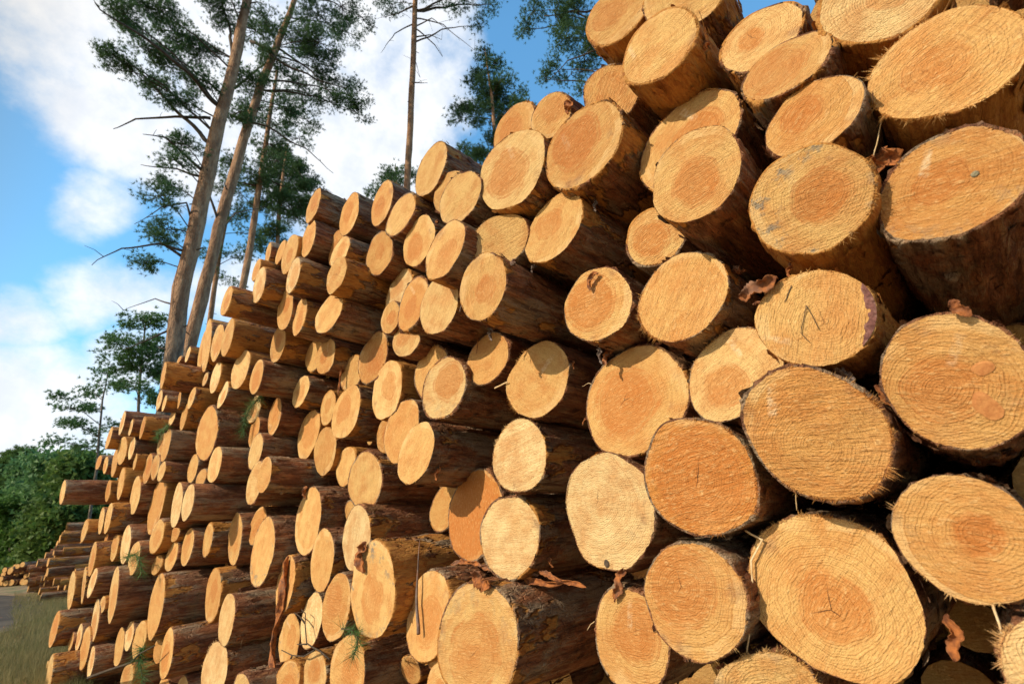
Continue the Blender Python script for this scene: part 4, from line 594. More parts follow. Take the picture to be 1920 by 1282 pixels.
log_mass('inner_logs', 'logs packed deep inside the pile and beyond its framed part', [(u, s + (.35 if u > -1.9 else .05), v, r, 0) for u, s, v, r in REST] +
         [(-4.6 + .26 * i_ + .13 * (j_ % 2), 2.0, -.86 + .225 * j_, .128, 0) for i_ in range(26) for j_ in range(10) if -.86 + .225 * j_ < 1.05])
# ------------------------------------------------------------------ trees
nr_ = np.random.default_rng(12)
def needles(C, Dv, L, W, m=12, spread=.9):
    """tufts of needles: C (n,3) centres, Dv (n,3) axes -> triangles"""
    n = len(C); c = np.repeat(C, m, 0); d = np.repeat(Dv, m, 0) + nr_.normal(size=(n * m, 3)) * spread
    d /= np.linalg.norm(d, axis=1)[:, None] + 1e-9
    l = (L * nr_.uniform(.6, 1.1, n * m))[:, None]
    q = np.cross(d, nr_.normal(size=(n * m, 3))); q /= np.linalg.norm(q, axis=1)[:, None] + 1e-9
    base = c + d * l * nr_.uniform(-.1, .15, n * m)[:, None]
    return np.stack([base - q * W / 2, base + q * W / 2, base + d * l], 1)
def leafy(C, L, m=3):
    n = len(C) * m; c = np.repeat(C, m, 0) + nr_.normal(size=(n, 3)) * L * .6
    a = nr_.normal(size=(n, 3)); a /= np.linalg.norm(a, axis=1)[:, None]
    b = np.cross(a, nr_.normal(size=(n, 3))); b /= np.linalg.norm(b, axis=1)[:, None]
    return np.stack([c - b * L * .35, c + b * L * .35, c + a * L], 1)
def zdepth(P):
    return float(ROWS[:, 2] @ (np.array(P) - np.array(CAM)))
def tree(name, label, cat, z0, trunk, clumps, limbs=(), mat='needles', grey=2.0, dens=1.0, tuft=None, group=None, leaf=False, blob=None, W=None):
    base_ray = ray(*trunk[0][:2]); hd = Vector((base_ray.x, base_ray.y, 0)).normalized()
    dist = (base_ray * z0).dot(hd)
    def pt(px, py, off=0.0):
        d = ray(px, py); return CAM + d * ((dist + off) / d.dot(hd))
    P = [pt(x, y) for x, y, _ in trunk]
    Rr = [max(.012, w_ * .67 * zdepth(p) / FPX / 2) for (x, y, w_), p in zip(trunk, P)]
    if P[0].z > 0:
        sl = (P[0] - P[1]) * (1 / (P[1].z - P[0].z)); sl.z = 0
        P.insert(0, Vector((P[0].x + sl.x * P[0].z * .5, P[0].y + sl.y * P[0].z * .5, -.15))); Rr.insert(0, Rr[0] * 1.25)
    # finer trunk with a little wander
    PP_, RR_ = [], []
    for i in range(len(P) - 1):
        n = max(2, int((P[i + 1] - P[i]).length / .35))
        for k in range(n):
            q = k / n; p = P[i].lerp(P[i + 1], q)
            sd = noise.noise_vector(p * .7) * Rr[i] * .35
            PP_.append(p + Vector((sd.x, sd.y, 0))); RR_.append(Rr[i] * (1 - q) + Rr[i + 1] * q)
    PP_.append(P[-1]); RR_.append(Rr[-1])
    root = empty(name, (P[0].x, P[0].y, 0), label, cat, group)
    inv = Vector((P[0].x, P[0].y, 0))
    loc = lambda p: p - inv
    tr = mesh_obj('trunk', *tube([loc(p) for p in PP_], RR_, 14, .16, z0), MAT['trunk'], root, smooth=True); tr['grey'] = grey
    parts = []; nl = []
    def limb(pts, w0, w1, K=6):
        # smooth, wandering limb
        out = []; n = len(pts)
        for i in range(n - 1):
            for k in range(5):
                q = k / 5; p = pts[i].lerp(pts[i + 1], q)
                if not (i == 0 and k == 0): p = p + noise.noise_vector(p * 1.7) * .09 * (pts[-1] - pts[0]).length * .35
                out.append(p)
        out.append(pts[-1]); m_ = len(out)
        parts.append([tube([loc(p) for p in out], [w0 + (w1 - w0) * i / (m_ - 1) for i in range(m_)], K)]); return out
    for _ in range(16 if W is None and not leaf else 0):
        p = random.choice(PP_[3:-3]); an = random.uniform(0, 6.28); rr_ = Rr[0] * .8; q = Vector((math.cos(an), math.sin(an), random.uniform(.0, .5)))
        parts.append([tube([loc(p), loc(p + q * (rr_ + random.uniform(.04, .16)))], [rr_ * .17, rr_ * .08], 5)])
    zz = zdepth(P[len(P) // 2]); pxm = zz / FPX
    for L in limbs:
        off = random.uniform(-.4, .4)
        pts = [pt(x, y, off * i) for i, (x, y) in enumerate(L[0])]
        o_ = limb(pts, L[1] * pxm / 2, max(.004, L[1] * pxm * .10))
        for p in o_[4::3]:
            if random.random() < .6:
                q = p + Vector((random.uniform(-1, 1), random.uniform(-1, 1), random.uniform(-.2, .8))) * 26 * pxm
                parts[-1].append(tube([loc(p), loc(p.lerp(q, .5) + Vector((0, 0, .03))), loc(q)], [.007, .005, .003], 4))
    TL = tuft or 6.2 * pxm
    tufts = []; dirs = []
    for (cx, cy, rx, ry) in clumps:
        off = random.uniform(-1, 1) * rx * pxm * 1.3
        C = pt(cx, cy, off); z = zdepth(C) / FPX; ax, ay = rx * z, ry * z
        # branch from the trunk up into the clump
        target = min(PP_, key=lambda p: (p - (C - Vector((0, 0, .35 * (p - C).length)))).length)
        mid = target.lerp(C, .55) + Vector((0, 0, .1 * (C - target).length))
        limb([target, mid, C], max(.014, .015 * (C - target).length ** .8), .006)
        nb = max(4, int((blob or rx * ry / 42)))
        vr = Vector(tuple(hd)).cross(Vector((0, 0, 1))).normalized()
        for _ in range(nb):
            e = nr_.normal(size=3); e /= np.linalg.norm(e); e *= nr_.uniform(.15, 1) ** .45
            B = C + vr * (e[0] * ax) + Vector((0, 0, 1)) * (e[2] * ay) + Vector(tuple(hd)) * (e[1] * ax)
            if leaf != 'solid':
                parts[-1].append(tube([loc(C.lerp(B, .05)), loc(C.lerp(B, .6) + Vector((0, 0, -.04 * ax))), loc(B)], [.009, .006, .003], 4, cap=False))
            nt = int(nr_.uniform(24, 50) * dens)
            sg = np.array([1.1, 1.1, .6]) * TL * 1.15
            cc = np.array(loc(B)) + nr_.normal(size=(nt, 3)) * sg
            tufts.append(cc); dv = cc - np.array(loc(C)); dv /= np.linalg.norm(dv, axis=1)[:, None] + 1e-6; dv[:, 2] += .5; dirs.append(dv)
    for q in parts: mesh_obj('branch', *merge(q), MAT['limb'], root, smooth=True)
    if tufts:
        T = np.concatenate(tufts); Dd = np.concatenate(dirs)
        A = leafy(T, TL * .9, 4) if leaf else needles(T, Dd * .8, TL, W or TL * .11, 15)
        tri_obj('crown', A, MAT[mat], root)
    return root

tree('pine_tree', 'tall orange-barked pine with the thickest trunk, crown at top left', 'tree', 9.0,
     [(318, 700, 46), (340, 540, 43), (375, 380, 39), (412, 230, 34), (448, 90, 27), (468, -10, 22), (486, -160, 15), (500, -330, 8)],
     [(235, 30, 42, 24), (300, 20, 40, 24), (215, 105, 30, 14), (275, 90, 36, 20), (330, 60, 36, 28), (250, 135, 34, 14), (320, 120, 34, 22), (375, 95, 30, 28),
      (300, 175, 34, 14), (345, 195, 30, 16), (380, 150, 28, 20), (345, 270, 34, 14), (325, 300, 26, 12), (300, 368, 34, 13), (325, 350, 26, 10), (315, 430, 26, 14), (270, 492, 26, 12), (300, 445, 26, 12),
      (420, 20, 40, 26), (500, 40, 34, 22), (400, -60, 60, 40), (520, -80, 60, 40), (450, -190, 70, 50), (300, -80, 50, 40)],
     [([(412, 200), (360, 145), (300, 95), (235, 50), (178, 5)], 9), ([(392, 268), (340, 215), (270, 145), (196, 78)], 8), ([(395, 222), (330, 218), (250, 222), (212, 242)], 6),
      ([(380, 320), (345, 290), (310, 258), (268, 252)], 6), ([(372, 330), (330, 315), (264, 309)], 5), ([(440, 118), (430, 60), (415, -20)], 9),
      ([(360, 410), (352, 380), (300, 388), (252, 420)], 4), ([(345, 470), (300, 460), (230, 465), (172, 497)], 5), ([(322, 570), (290, 560), (232, 582)], 3), ([(315, 620), (270, 640), (232, 655)], 4),
      ([(340, 480), (310, 460), (282, 442)], 5)],
     grey=5.0, dens=.9)
tree('pine_tree', 'slimmer orange-barked pine leaning right, just behind the thickest trunk', 'tree', 10.5,
     [(352, 665, 36), (378, 560, 33), (408, 430, 29), (450, 280, 25), (492, 150, 21), (530, 60, 16), (560, -20, 12), (590, -150, 7)],
     [(470, 150, 38, 26), (520, 110, 36, 26), (560, 60, 38, 26), (600, 30, 40, 24), (650, 60, 32, 16), (675, 30, 26, 14), (590, 105, 38, 22), (630, 150, 38, 22), (660, 185, 34, 18), (672, 214, 24, 12), (620, 190, 30, 16),
      (560, 160, 34, 20), (600, 80, 40, 24), (480, 60, 36, 24), (535, 205, 34, 16), (575, 225, 28, 12), (450, 210, 26, 18), (640, 10, 40, 22), (560, -60, 60, 40), (660, -50, 50, 30)],
     [([(470, 78), (520, 110), (590, 150), (650, 165)], 7), ([(432, 215), (500, 240), (570, 275), (625, 325)], 5), ([(425, 175), (500, 120), (560, 115)], 5), ([(520, 90), (580, 130), (640, 200)], 5),
      ([(400, 440), (440, 400), (500, 385)], 4), ([(410, 420), (380, 330), (345, 300)], 5)],
     grey=4.6, dens=.9)
tree('pine_tree', 'thin bare-stemmed pine standing right of the two leaning trunks', 'tree', 13.5,
     [(452, 560, 19), (466, 480, 18), (480, 390, 16), (492, 310, 14), (505, 220, 11), (520, 130, 7)],
     [(520, 235, 36, 18), (560, 260, 30, 14), (480, 215, 30, 18), (540, 190, 34, 16), (480, 330, 30, 14), (430, 350, 28, 12), (520, 300, 34, 16), (440, 300, 26, 16), (505, 270, 30, 16)],
     [([(485, 350), (440, 340), (400, 345)], 4), ([(488, 330), (530, 350), (570, 340)], 4)], grey=3.4, dens=.7)
tree('pine_tree', 'slender pine stem between the leaning trunks and the thin one', 'tree', 15.0,
     [(392, 610, 14), (402, 540, 13), (415, 460, 12), (430, 380, 10), (446, 290, 7)],
     [(440, 400, 30, 14), (430, 330, 30, 14), (400, 470, 26, 12), (470, 440, 30, 12), (450, 480, 26, 10), (420, 520, 24, 10)], [], grey=4.5, dens=.6)
tree('pine_tree', 'dense dark green pine just left of the high top row of logs', 'tree', 15.0,
     [(520, 520, 12), (522, 420, 11), (530, 330, 8), (540, 270, 5)],
     [(530, 300, 36, 22), (560, 330, 34, 22), (520, 345, 34, 22), (575, 365, 30, 18), (545, 385, 36, 18), (500, 390, 26, 16), (595, 395, 22, 12), (480, 350, 22, 12), (560, 410, 26, 14), (515, 430, 30, 12), (480, 460, 24, 10)],
     [], grey=9, dens=1.5)
tree('pine_tree', 'tall thin pine with a bare stem and snags, standing alone against the cloud', 'tree', 14.0,
     [(762, 400, 19), (766, 300, 18), (771, 190, 16.5), (776, 80, 15), (779, -20, 13), (783, -160, 9)],
     [(735, 8, 24, 10), (850, 10, 34, 9), (910, 15, 26, 9), (895, 45, 18, 7), (720, -50, 70, 36), (850, -60, 90, 40), (780, -120, 90, 40), (930, -20, 30, 14)],
     [([(779, 20), (840, 12), (930, 10)], 6), ([(776, 45), (740, 62), (714, 100)], 3), ([(778, 35), (830, 45), (890, 95)], 3), ([(776, 52), (815, 85), (830, 107)], 3), ([(779, 70), (805, 66), (828, 75)], 3), ([(778, 10), (745, 25), (720, 32)], 4),
      ([(771, 155), (785, 154), (802, 156)], 3), ([(772, 112), (780, 118), (788, 146)], 2), ([(778, 50), (810, 35), (840, 58)], 3)],
     grey=-1, dens=.7)
tree('pine_tree', 'young bushy pine with a pointed top behind the skyline logs', 'tree', 15.5,
     [(925, 330, 12), (928, 260, 11), (922, 180, 8), (912, 110, 4), (908, 88, 2)],
     [(908, 100, 10, 12), (905, 130, 18, 14), (925, 120, 12, 10), (900, 155, 22, 12), (940, 150, 18, 12), (915, 175, 34, 16), (880, 195, 26, 12), (865, 220, 24, 9), (960, 180, 22, 12), (930, 200, 36, 14), (945, 225, 28, 12), (900, 215, 24, 10), (930, 255, 16, 16), (975, 195, 12, 8), (905, 290, 14, 10)],
     [], grey=9, dens=1.15)
tree('pine_tree', 'overhanging pine crown against blue sky left of the highest logs', 'tree', 11.0,
     [(1180, 420, 26), (1185, 200, 24), (1188, 0, 20), (1190, -200, 12)],
     [(1000, 20, 30, 20), (1040, 25, 34, 22), (1080, 20, 34, 26), (985, 55, 14, 18), (1060, 70, 34, 22), (1100, 75, 30, 26), (1045, 130, 24, 14), (1070, 140, 24, 12), (1095, 115, 28, 18), (1120, 60, 34, 34), (1025, 150, 14, 14), (1085, 170, 18, 8), (1060, -60, 80, 40), (1200, -80, 90, 60)],
     [([(1180, 95), (1120, 95), (1065, 115), (1030, 150)], 5), ([(1180, 0), (1100, 20), (1020, 30)], 7)], grey=-1, dens=.7)
tree('pine_tree', 'small pine top showing beside the foot of the lone thin stem', 'tree', 22.0,
     [(745, 420, 8), (745, 360, 6), (742, 312, 3)], [(740, 325, 16, 9), (755, 340, 22, 9), (722, 338, 16, 7), (770, 335, 16, 10), (700, 365, 14, 6), (745, 355, 26, 9)], [], grey=9, dens=1.0)
tree('pine_tree', 'dark pine top between the splintered top log and the young bushy pine', 'tree', 20.0,
     [(880, 400, 9), (880, 330, 7), (872, 275, 3)], [(868, 285, 16, 9), (890, 292, 20, 9), (905, 295, 16, 10), (880, 305, 30, 10), (850, 300, 10, 6)], [], grey=9, dens=1.2)
# loose pines beyond the left end of the pile
for k, (lab, z, tr, cl) in enumerate([
    ('feathery pine reaching left from behind the thickest trunk', 14.0, [(258, 800, 8), (262, 720, 7), (268, 650, 5), (275, 590, 3)],
     [(265, 600, 28, 10), (235, 650, 34, 9), (215, 635, 20, 6), (285, 640, 26, 14), (225, 690, 40, 10), (280, 690, 32, 14), (200, 720, 36, 8), (250, 725, 30, 10), (290, 740, 22, 16), (300, 600, 20, 20), (295, 660, 24, 18), (240, 610, 24, 8), (255, 670, 30, 14), (215, 665, 26, 7), (300, 700, 20, 20)]),
    ('loose-limbed small pine left of the pile with open sky between limbs', 16.0, [(182, 880, 7), (186, 820, 6), (192, 750, 4), (205, 690, 2)],
     [(200, 700, 24, 7), (165, 735, 34, 8), (130, 765, 30, 7), (185, 765, 30, 8), (120, 795, 24, 6), (160, 800, 34, 8), (205, 800, 18, 8), (130, 830, 30, 7), (175, 835, 26, 10), (110, 745, 16, 5)]),
    ]):
    tree('pine_tree', lab, 'tree', z, tr, cl, [], mat='young', grey=9, dens=.6, tuft=.10, W=.018)
FT = [(15, 870, 34, 'young pine with dark pointed top at the far left edge'), (45, 850, 38, 'pointed dark pine second from the left edge, far behind'), (78, 872, 30, 'bright green rounded tree far behind at the left'),
      (110, 868, 27, 'bushy green tree just left of the loose-limbed pine'), (145, 865, 24, 'dark green bushy tree behind the lone jutting log'), (180, 880, 26, 'dark tree touching the left end of the pile top')]
for k, (x, y, z, lab) in enumerate(FT):
    s_ = 26 / z
    cl = [(x + random.uniform(-18, 18), y + 12 + j * 20 + random.uniform(-6, 6), 20 + 5 * min(j, 4), 15) for j in range(9)] + [(x, y, 8, 12)]
    tree('forest_tree', lab, 'tree', z, [(x, 1062, 8), (x, 980, 7), (x, 900, 5), (x, y - 6, 2)], cl, [], mat='young' if k in (2, 3) else 'forest', grey=9, dens=1.9, tuft=.30, leaf=(k not in (0, 1)), W=.05, group='trees behind the left end of the pile')
tree('broadleaf_bush', 'bright leafy bush at the left edge in front of dark forest', 'bush', 27.0, [(18, 1070, 6), (20, 1000, 4), (22, 940, 2)],
     [(10, 950, 22, 16), (35, 965, 24, 16), (15, 990, 30, 18), (50, 1000, 26, 16), (20, 1030, 34, 18), (60, 1035, 24, 14)], [], mat='leaves', grey=9, dens=1.3, tuft=.2, leaf=True)
tree('broadleaf_bush', 'green bush under the lone jutting log at the left', 'bush', 24.0, [(110, 1070, 6), (112, 1000, 4), (114, 950, 2)],
     [(90, 960, 24, 16), (125, 955, 26, 14), (150, 965, 22, 14), (105, 990, 30, 18), (140, 995, 26, 16), (100, 1025, 34, 16), (70, 1000, 20, 14), (130, 1030, 30, 14)], [], mat='forest', grey=9, dens=1.6, tuft=.2, leaf=True)
# the far wood that closes the view, one mass of foliage
C = []
for _ in range(5200):
    ang = nr_.uniform(-1.25, .9); d = nr_.uniform(44, 75)
    top = 6.5 + 2.5 * noise.noise(Vector((ang * 9, 0, 1))) + 1.6 * noise.noise(Vector((ang * 31, 4, 1)))
    C.append((d * math.sin(ang - .15), d * math.cos(ang - .15), max(0, top) * nr_.uniform(0, 1) ** .8))
tag(tri_obj('far_forest', leafy(np.array(C), .8, 12), MAT['forest']), 'dark green forest edge closing the view far behind', 'forest', kind='stuff')
# ------------------------------------------------------------------ ground
def ground_mesh():
    V = []; F = []
    xs = [-900, -300, -120, -60] + [-40 + i * .8 for i in range(62)] + [12, 30, 90, 300, 900]
    ys = [-900, -200, -60, -20] + [-8 + i * .8 for i in range(40)] + [30, 60, 150, 400, 1200]
    for y in ys:
        for x in xs:
            h = .05 * noise.noise(Vector((x * .35, y * .35, 0))) + .02 * noise.noise(Vector((x * 1.4, y * 1.4, 3))) if abs(x) < 40 and abs(y) < 25 else 0
            V.append((x, y, h - .02))
    n = len(xs)
    for j in range(len(ys) - 1):
        for i in range(n - 1): F.append((j * n + i, j * n + i + 1, j * n + n + i + 1, j * n + n + i))
    return mesh_obj('ground', V, F, MAT['ground'], smooth=True)
tag(ground_mesh(), kind='structure')
outl = [(-420, 1122), (-150, 1117), (0, 1115), (50, 1117), (78, 1124), (84, 1140), (62, 1160), (30, 1178), (-20, 1192), (-150, 1215), (-420, 1240)]
RV = [on_ground(x, y, .05) for x, y in outl]
tag(mesh_obj('road', RV, [tuple(range(len(RV)))], MAT['road']), kind='structure')
# grass and weeds along the foot of the pile
gp = []
for _ in range(5200):
    px = nr_.uniform(-40, 150); py = nr_.uniform(1120, 1330) if px > 20 else nr_.uniform(1195, 1330)
    if nr_.uniform() > .25 + .75 * min(1, max(0, (px - 10) / 60)): continue
    g = on_ground(px, py, .0); gp.append(tuple(g))
G = np.array(gp)
A = needles(G, np.tile([0.05, 0, 1.0], (len(G), 1)), .20, .009, 6, .33)
tag(tri_obj('grass', A, MAT['grass']), 'dry green and yellow grass at the left foot of the pile', 'grass', kind='stuff')
# bark litter, chips and sticks on the ground in front of the pile
lt = []
for _ in range(2600):
    px = nr_.uniform(-60, 150); py = nr_.uniform(1150, 1340); g = np.array(on_ground(px, py, .012)) + nr_.normal(size=3) * [.05, .05, .004]
    a_ = nr_.uniform(0, 6.28); L_ = nr_.uniform(.02, .10) if nr_.uniform() < .8 else nr_.uniform(.15, .5); w_ = min(.03, L_ * .4) * nr_.uniform(.3, 1)
    d_ = np.array([math.cos(a_), math.sin(a_), nr_.normal() * .12]); e_ = np.array([-math.sin(a_), math.cos(a_), nr_.normal() * .2])
    lt += [[g, g + d_ * L_, g + e_ * w_ + d_ * L_ * .3], [g + d_ * L_, g + d_ * L_ * .8 + e_ * w_, g + e_ * w_ + d_ * L_ * .3]]
tag(tri_obj('bark_litter', np.array(lt), MAT['strip']), 'bark litter and wood chips strewn over the sandy ground', 'litter', kind='stuff')
# forest floor plants behind and left
C = []
for _ in range(2600):
    px = nr_.uniform(-60, 210); py = nr_.uniform(1064, 1086)
    g = on_ground(px, py); C.append((g.x, g.y, nr_.uniform(0, .9)))
tag(tri_obj('undergrowth', leafy(np.array(C), .35, 5), MAT['forest']), 'low green undergrowth beyond the track at far left', 'undergrowth', kind='stuff')

# ------------------------------------------------------------------ the untidy stack behind the left end, and the far pile
rm = random.Random(9)
mess = [(rm.uniform(66, 160), 988 + 11 * k + rm.uniform(-5, 5)) for k in range(14)] + [(rm.uniform(70, 150), 1000 + 9 * k) for k in range(14)]
for k, (px, py) in enumerate(mess):
    lft = 118 - (py - 985) * .42 if py < 1100 else 72
    px = max(px, lft + rm.uniform(0, 8))
    z = rm.uniform(11.0, 13.0); p = at_depth(px, py, z)
    r = rm.uniform(.06, .10)
    if p.z < r: p.z = r
    X, Y = px / 19.2, py / 12.82
    o = add_log(p.x, p.y, p.z - CAM_H, r, rm.uniform(-.1, .1), rm.uniform(-.1, .1), 0, 0, place_label('log in untidy far stack, {x} percent across and {y} percent down the photo', X, Y), 700 + k, False,
                dict(rad=r, tone=.5, heart=0, grain=rm.uniform(0, 3), bare=rm.uniform(.3, .9)), group='logs of the untidy stack behind the pile', length=rm.uniform(3, 4.2), rot=rm.uniform(-.10, .16))
items = []
for k in range(420):
    px = rm.uniform(-70, 84); top = 1056 + max(0, (30 - px)) * .5
    py = rm.uniform(top, 1110); p = at_depth(px, py, 19.5 + rm.uniform(-.3, .5))
    r = rm.uniform(.08, .12)
    if all((p.x - q[0]) ** 2 + (p.z - CAM_H - q[2]) ** 2 > (r + q[3]) ** 2 * .85 for q in items): items.append((p.x, p.y, max(p.z, r) - CAM_H, r, -.75))
log_mass('far_log_pile', 'low far pile of small round logs at the left edge beside the track', items, 10, 3.5)
items = []
for k in range(120):
    px = rm.uniform(50, 165); py = rm.uniform(1066 - (px - 50) * .75, 1105); p = at_depth(px, py, 14.5 + rm.uniform(-.3, .8)); r = rm.uniform(.08, .12)
    items.append((p.x, p.y, max(p.z, r) - CAM_H, r, rm.uniform(-.1, .2)))
log_mass('weathered_logs', 'weathered grey logs heaped behind the untidy stack', items, 10, 4.0)

# ------------------------------------------------------------------ loose bark, splinters, twigs, sprigs
def on_log(px, py, i, out=.01):
    L = LOGS[i]; d = ray(px, py)
    # point where the ray meets the (tilted) sawn end of log i
    t = (L[1] - L[4] * L[0] - L[5] * L[2]) / (d.y - L[4] * d.x - L[5] * d.z)
    return CAM + d * (t - out / d.y)
def strip(name, label, cat, pts, width, mat='strip', thick=.0025, twist=.6, group=None, ends=.25):
    """a curled ribbon of bark with real thickness along pts"""
    n = 22; out = []; m_ = len(pts)
    for k in range(n + 1):
        q = k / n * (m_ - 1); i = min(int(q), m_ - 2); f = q - i
        p0 = pts[max(i - 1, 0)]; p1 = pts[i]; p2 = pts[i + 1]; p3 = pts[min(i + 2, m_ - 1)]
        out.append(.5 * ((2 * p1) + (p2 - p0) * f + (2 * p0 - 5 * p1 + 4 * p2 - p3) * f * f + (3 * p1 - 3 * p2 + p3 - p0) * f ** 3))
    V = []; F = []; K = 7
    for k, p in enumerate(out):
        T = (out[min(k + 1, n)] - out[max(k - 1, 0)]).normalized()
        view = Vector((0, -1, -.2)); s = T.cross(view).normalized(); nrm = s.cross(T).normalized()
        an = twist * math.sin(k * .5 + len(label)); s2 = s * math.cos(an) + nrm * math.sin(an); n2 = nrm * math.cos(an) - s * math.sin(an)
        e = max(.06, min(1, k / n / ends, (1 - k / n) / ends)) ** .7
        w_ = width * e * (1 + .6 * noise.noise(Vector((k * .9, len(label) * 1.7, 0))))
        for side in (1, -1):
            for j in range(K):
                u = (j / (K - 1) - .5) * side
                cup = (u * u) * width * 1.5 * e + .18 * width * noise.noise(Vector((k * .6, u * 3, len(label))))
                V.append(p + s2 * (u * w_) + n2 * (cup + side * thick / 2 + .0012 * noise.noise(Vector((k * 1.3, j * 1.1, 0)))))
    W2 = 2 * K
    for k in range(n):
        for j in range(W2): F.append((k * W2 + j, k * W2 + (j + 1) % W2, (k + 1) * W2 + (j + 1) % W2, (k + 1) * W2 + j))
    F.append(tuple(range(W2 - 1, -1, -1))); F.append(tuple(n * W2 + j for j in range(W2)))
    o0 = pts[0]; V = [v - o0 for v in V]
    return tag(mesh_obj(name, V, F, MAT[mat], loc=o0, smooth=True), label, cat, group)
def knot(i, name, px, py, rx, ry, ang, mat, label=None):
    root = ROOTS[i]; c = on_log(px, py, i, .0016); L = LOGS[i]; V = []; n = 20
    for k in range(n):
        th = 6.2832 * k / n; q = 1 + .18 * noise.noise(Vector((math.cos(th) * 1.5, math.sin(th) * 1.5, px)))
        x = rx * q * math.cos(th); z = ry * q * math.sin(th); x, z = x * math.cos(ang) - z * math.sin(ang), x * math.sin(ang) + z * math.cos(ang)
        V.append((x, L[4] * x + L[5] * z, z))
    V += [(x * .7, y - .0012, z * .7) for x, y, z in V]
    F = [tuple(range(n, 2 * n))] + [(k, (k + 1) % n, n + (k + 1) % n, n + k) for k in range(n)]
    o = mesh_obj(name, V, F, MAT[mat], root, loc=c - root.location)
    if label: o['label'] = label
def crescent(i, name, a0, a1, wid, mat, label):
    root = ROOTS[i]; u_, s_, v_, r_, a_, b_, o1, o2 = LOGS[i]; V = []; F = []; n = 30; m_ = 6
    for k in range(n + 1):
        q = k / n; th = R(a0 + (a1 - a0) * q); w_ = wid * math.sin(math.pi * min(1, max(0, q))) ** .55 * (1 + .35 * noise.noise(Vector((q * 6, 1, i))))
        for j in range(m_ + 1):
            f = 1.0 - w_ * j / m_; x = r_ * f * ((1 + o1) * math.cos(th) + o2 * math.sin(th)); z = r_ * f * (o2 * math.cos(th) + (1 - o1) * math.sin(th))
            V.append((x, a_ * x + b_ * z - .0035 + .0035 * (j / m_) ** 2 + .0025 * noise.noise(Vector((x * 90, z * 90, 0))), z))
    for k in range(n):
        for j in range(m_): p = k * (m_ + 1) + j; F.append((p, p + 1, p + m_ + 2, p + m_ + 1))
    o = mesh_obj(name, V, F, MAT[mat], root); o['label'] = label
def S(i, *P, out=.012): return [on_log(x, y, i, out + (q[0] if q else 0)) for x, y, *q in P]
strip('bark_strip', 'curled orange bark flake left of the log with torn bark on its rim', 'bark', S(7, (1385, 557), (1405, 550), (1430, 535), (1458, 520)), .030, twist=.5)
strip('bark_strip', 'long twisted bark slab hanging down the face of a tall narrow log at lower left', 'bark', S(106, (541, 1042), (538, 1070), (533, 1110), (527, 1150), (518, 1190), (514, 1230), (516, 1260)), .050, thick=.006, ends=.1)
strip('bark_strip', 'rolled bark curl at the top of the mould-rimmed tall log', 'bark', S(114, (686, 1015), (680, 1030), (676, 1050), (684, 1072)), .045, thick=.004)
strip('bark_strip', 'reddish bark lump on top of the big ringed log at the bottom', 'bark', S(117, (888, 1078), (905, 1085), (920, 1100)), .05, thick=.006, twist=.2)
strip('bark_strip', 'bark tuft hanging over the smooth tan log at lower centre', 'bark', S(123, (1172, 1062), (1164, 1080), (1160, 1100), (1152, 1128)), .022)
strip('bark_strip', 'small bark scrap stuck on the cream-rimmed orange log', 'bark', S(18, (1122, 512), (1108, 520), (1106, 545)), .016)
strip('bark_strip', 'orange bark scrap resting at the top of the big round tan log', 'bark', S(15, (1146, 648), (1140, 662), (1136, 676), (1132, 684)), .020)
strip('bark_strip', 'long yellow bark sliver between the widest log and the log with knots', 'bark', S(9, (1640, 722), (1680, 752), (1718, 780), out=-.06), .022, thick=.004, twist=.2)
strip('bark_strip', 'pink-brown bark flake above the log with two brown knots', 'bark', S(8, (1782, 562), (1795, 578), (1822, 592)), .016, twist=.2)
strip('bark_strip', 'orange bark clump in the gap left of the large streaked log', 'bark', S(6, (1645, 290), (1652, 305), (1640, 325), out=-.04), .05)
strip('bark_strip', 'brown bark sliver hanging in the dark gap right of the largest log', 'bark', S(11, (1775, 1150), (1790, 1190), (1788, 1240), out=-.05), .018)
strip('bark_strip', 'bark flap on the small skyline log', 'bark', S(27, (1060, 190), (1068, 200), (1064, 215)), .025)
strip('bark_strip', 'grey bark tag above the long patchy-barked log at the centre', 'bark', S(49, (830, 515), (843, 520), (856, 512)), .032, mat='greystrip')
strip('bark_strip', 'thin reddish bark peg over two small logs left of centre', 'bark', S(56, (640, 688), (638, 712), (634, 738)), .012)
strip('bark_strip', 'bark flap on the top edge of the tall tan log at left', 'bark', S(100, (577, 912), (572, 922), (573, 934)), .03)
for k, P in enumerate([((1010, 1070), (1050, 1085), (1100, 1100)), ((960, 1072), (1000, 1090), (1060, 1092)), ((900, 1062), (950, 1066), (1010, 1078)), ((845, 1058), (880, 1052), (905, 1062)), ((1050, 1098), (1080, 1110), (1112, 1118)), ((985, 1092), (1030, 1112), (1070, 1108))][:4]):
    strip('bark_strip', ['long bark strip under the pointed yellow log, rightmost in the ledge', 'bark strip just above the side of the big ringed log', 'thin dark bark strip at the foot of the dark orange log', 'short bark strip left of the dark orange log foot', 'short bark strip end near the smooth tan log', 'lowest bark strip on the side of the big ringed log'][k], 'bark', S(120, *P, out=-.03 - .01 * k), .017 + .005 * (k % 3), mat='strip', thick=.003, group='bark strips on the ledge under the yellow log')
def thin(name, label, cat, pts, r0, r1, mat, K=5, group=None):
    o0 = pts[0]; out = []
    for i in range(len(pts) - 1):
        for k in range(4): out.append(pts[i].lerp(pts[i + 1], k / 4) - o0 + noise.noise_vector(pts[i].lerp(pts[i + 1], k / 4) * 40) * .002)
    out.append(pts[-1] - o0); n = len(out)
    V, F = tube(out, [r0 + (r1 - r0) * i / (n - 1) for i in range(n)], K)
    return tag(mesh_obj(name, V, F, MAT[mat], loc=o0, smooth=True), label, cat, group)
